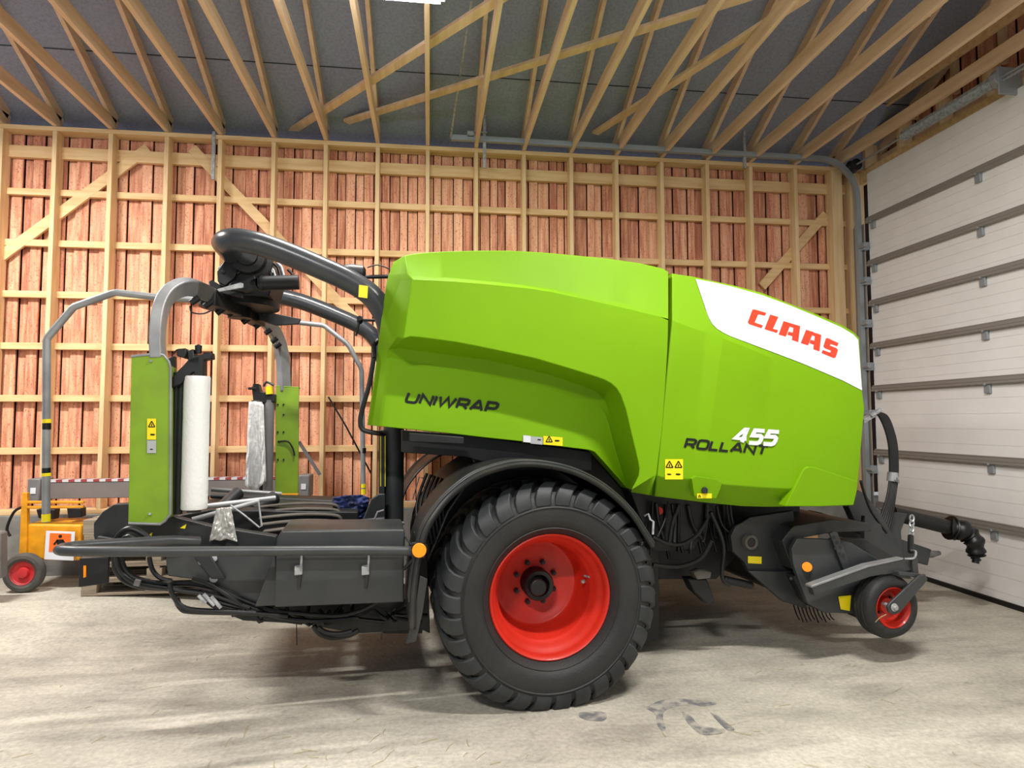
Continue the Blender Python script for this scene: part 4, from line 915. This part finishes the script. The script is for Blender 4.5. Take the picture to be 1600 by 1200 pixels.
for sd in (0,):
    W = empty('wheel', (cw.x, YC2-.04+.5*sd, cw.z), 0, cart); rw = cw.z-fz
    mb = MB(); k = rw/.2; pr = [(.12*k, -.035), (.15*k, -.05), (.18*k, -.045), (.198*k, -.02), (.2*k, 0)]; mb.lathe(pr+[(r, -a) for r, a in pr[-2::-1]]+[(.11*k, .03), (.11*k, -.03)], (0, 0, 0), 40, closed=True); mb.build('tyre', mat('worn_grey_tyre', '55524d', .8, col2='3e3c3a', scale=6), W)
    mb = MB(); mb.lathe([(.12*k, .03), (.12*k, -.04), (.105*k, -.02), (.06*k, -.01), (.05*k, -.04), (0, -.05)], (0, 0, 0), 32); mb.build('rim', mat('faded_red_rim', 'c02a30', .5), W)
mb = MB(); cpoly(mb, [(72,829.5),(117,831),(115,876),(69,874)], YC2-.008, .006); sg = mb.build('sign', 'white', cart, bevel=.001)
mb = MB(); cpoly(mb, [(78,833),(111,834),(109,862),(76,862)], YC2-.012, .004); og = mb.build('sign_field', 'orsign', sg)
mb = MB(); c = WY(94, 838, YC2-.016); mb.cyl(Vector((c.x, c.y, c.z)), Vector((c.x, c.y+.004, c.z)), .016)
for pl in ([(88,843),(99,843),(98,855),(90,855)], [(83,850),(89,843),(91,845),(85,852)], [(105,852),(98,843),(96,845),(103,853)], [(85,856),(100,853),(103,857),(88,859)]): cpoly(mb, pl, YC2-.016, .004)
mb.build('sign_figure', 'blacklet', og)
mb = MB(); mb.tube([WY(36, 792, YC2+.3), WY(22, 800, YC2+.3), WY(11, 825, YC2+.3), WY(16, 838, YC2+.3)], .014, 8, smooth=5); mb.build('hose', 'hose', cart)
# dark bin
mb = MB(); cpoly(mb, [(-60,830),(0,832),(0,905),(-60,912)], 6.55, .12); o = mb.build('plastic_bin', 'plast', bevel=.02); tag(o, 'dark grey plastic bin cut off by the left edge', 'bin')
# signal beam on pallets
beam = wobj('signal_beam', 'long brown grey box beam with red and white tape lying along the wall', 'beam')
a, b = WY(45, 765, 7.2), WY(484, 765, 7.2); zt_, zb2 = WY(120, 750, 7.2).z, WY(120, 779, 7.2).z
mb = MB(); mb.prism([Vector((a.x+.1, 7.2, zb2)), Vector((a.x+.1, 7.24, zt_)), Vector((a.x+.1, 7.4, zt_)), Vector((a.x+.1, 7.4, zb2))], (b.x-a.x-.2, 0, 0)); mb.build('box_section', mat('brown_grey_sheet', '6d6460', .5, col2='615a58', scale=3), beam, bevel=.006)
for x in (a.x, b.x-.12):
    mb = MB(); mb.box((x, 7.17, zb2-.03), (x+.12, 7.42, zt_+.02)); mb.build('end_cap', 'plast', beam, bevel=.012)
    mb = MB(); mb.box((x+.035, 7.163, zb2+.06), (x+.085, 7.17, zb2+.12)); mb.build('cap_sticker', 'white', beam)
k = 0; x = a.x+.12
while x < b.x-.15:
    mb = MB(); mb.prism([Vector((x, 7.225, zt_+.001)), Vector((x+.06, 7.225, zt_+.001)), Vector((x+.085, 7.3, zt_+.001)), Vector((x+.025, 7.3, zt_+.001))], (0, 0, .003)); mb.prism([Vector((x, 7.232, zt_-.022)), Vector((x+.06, 7.232, zt_-.022)), Vector((x+.06, 7.229, zt_)), Vector((x, 7.229, zt_))], (0, -.003, 0))
    mb.build('tape_patch', ('redtape' if 0 else ('white' if k % 2 else mat('red_tape', 'a8464a', .5))) if k < 2 else (MT[k % 2]), beam)
    if k == 0: MT = {0: bpy.data.materials['red_tape']}
    if k == 1: MT[1] = M['white']
    x += .06; k += 1
# pallets and timber
def pallet(x0, y0, z0, label, L=1.2, W=.8, rz=0):
    e = empty('pallet', (x0, y0, z0), rz); tag(e, label, 'pallet', 'grey pallets piled under the beam')
    for i in range(5): mb = MB(); mb.box((0, i*.165, .122), (L, i*.165+.12, .144)); mb.build('deck_board', 'pallet', e, bevel=.003)
    for i in range(3):
        mb = MB(); mb.box((0, i*.34, 0), (L, i*.34+.1, .022)); mb.build('bottom_board', 'pallet', e, bevel=.003)
        for k in range(3): mb = MB(); mb.box((k*(L-.14)/2, i*.34, .022), (k*(L-.14)/2+.14, i*.34+.1, .1)); mb.build('block', 'pallet', e, bevel=.003)
    for i in range(3): mb = MB(); mb.box((i*(L-.1)/2, 0, .1), (i*(L-.1)/2+.1, .78, .122)); mb.build('stringer', 'pallet', e, bevel=.003)
    return e
pa = WY(127, 850, 6.7)
names = ('lowest', 'second lowest', 'third', 'fourth', 'topmost')
z = .15; n_p = int((WY(127, 790, 6.75).z-.15)/.146)
for i in range(n_p):
    pallet(pa.x+.01*(i % 2), 6.72, z, 'weathered grey wooden pallet stacked behind the cart, number %s of its pile' % ['one from the floor', 'two from the floor', 'three from the floor', 'four from the floor', 'five from the floor', 'six from the floor'][min(i, 5)], L=1.3); z += .146
for (x0, zz0) in ((a.x+.15, 0), (b.x-.4, 0)): pass
mb = MB(); bz = .86
for i, x in enumerate((b.x-.5, pa.x+1.8)):
    mb = MB(); mb.box((x-.05, 7.2, 0.0 if floor_z(x, 7.3) < .02 else .12), (x+.05, 7.42, zb2-.03)); o = mb.build('timber_post', 'pallet', bevel=.004); tag(o, 'short grey timber prop under the long beam, %s' % ('near its right end' if i == 0 else 'at its middle'), 'timber')
# crate seen under the front panel
cp = WY(1250, 812, 7.35); mb = MB()
e = wobj('wooden_crate', 'pale timber crate against the wall seen below the green front panel', 'crate')
mb.box((cp.x-.28, 7.3, .0), (cp.x+.2, 7.6, cp.z-.08)); mb.build('slatted_side', 'crate', e, bevel=.01)
mb = MB(); mb.box((cp.x-.32, 7.27, cp.z-.08), (cp.x+.24, 7.62, cp.z+.02)); mb.build('top_board', 'crate', e, bevel=.006)

# ---------- floor marks: dried oily scuffs and straw
def stain(pix, label, seed):
    random.seed(seed); c = [WZ(x, y) for x, y in pix]; mb = MB(); mb.prism([Vector((p.x, p.y, .0005)) for p in c], (0, 0, .0015)); o = mb.build('oil_stain', MSTAIN, smooth=0); tag(o, label, 'stain'); return o
MSTAIN = mat('dried_oil', '6d6d6f', .8, col2='a7a297', scale=14, lo=.4, hi=.6)
stain(smoothpix([(1010,1106),(1028,1096),(1050,1092),(1080,1093),(1105,1096),(1120,1100),(1100,1104),(1080,1101),(1062,1103),(1040,1110),(1036,1122),(1040,1138),(1034,1142),(1026,1130),(1024,1116),(1010,1108)], 3), 'grey crescent shaped oil scuff on the floor right of the big wheel', 1)
stain(smoothpix([(1066,1112),(1080,1120),(1095,1134),(1130,1140),(1128,1146),(1100,1149),(1085,1140),(1072,1126),(1066,1112)], 3), 'grey hooked oil scuff inside the crescent scuff', 2)
stain(smoothpix([(1110,1114),(1124,1120),(1136,1130),(1148,1140),(1138,1142),(1122,1128),(1110,1114)], 3), 'small slanted grey scuff at the right of the scuffs', 3)
stain(smoothpix([(905,1114),(925,1112),(945,1114),(948,1122),(940,1127),(918,1126),(905,1120),(905,1114)], 3), 'small dark oil spot beside the bottom of the big tyre', 4)
random.seed(5); mb = MB()
for i in range(260):
    x = random.uniform(-3.3, 3.4); y = random.uniform(1.9, 6.0)
    if random.random() < .5: x, y = random.gauss(-.6, .7), random.gauss(3.2, .5)
    t = random.uniform(0, math.pi); L_ = random.uniform(.015, .07); p = Vector((x, y, .003)); d = Vector((math.cos(t), math.sin(t), 0))*L_
    mb.tube([p, p+d+Vector((0, 0, .003)), p+d*1.6+Vector((.01, .006, 0))], .0013, 4)
o = mb.build('straw_litter', 'straw', smooth=0); tag(o, 'scattered bits of straw on the dusty concrete', 'straw', kind='stuff')
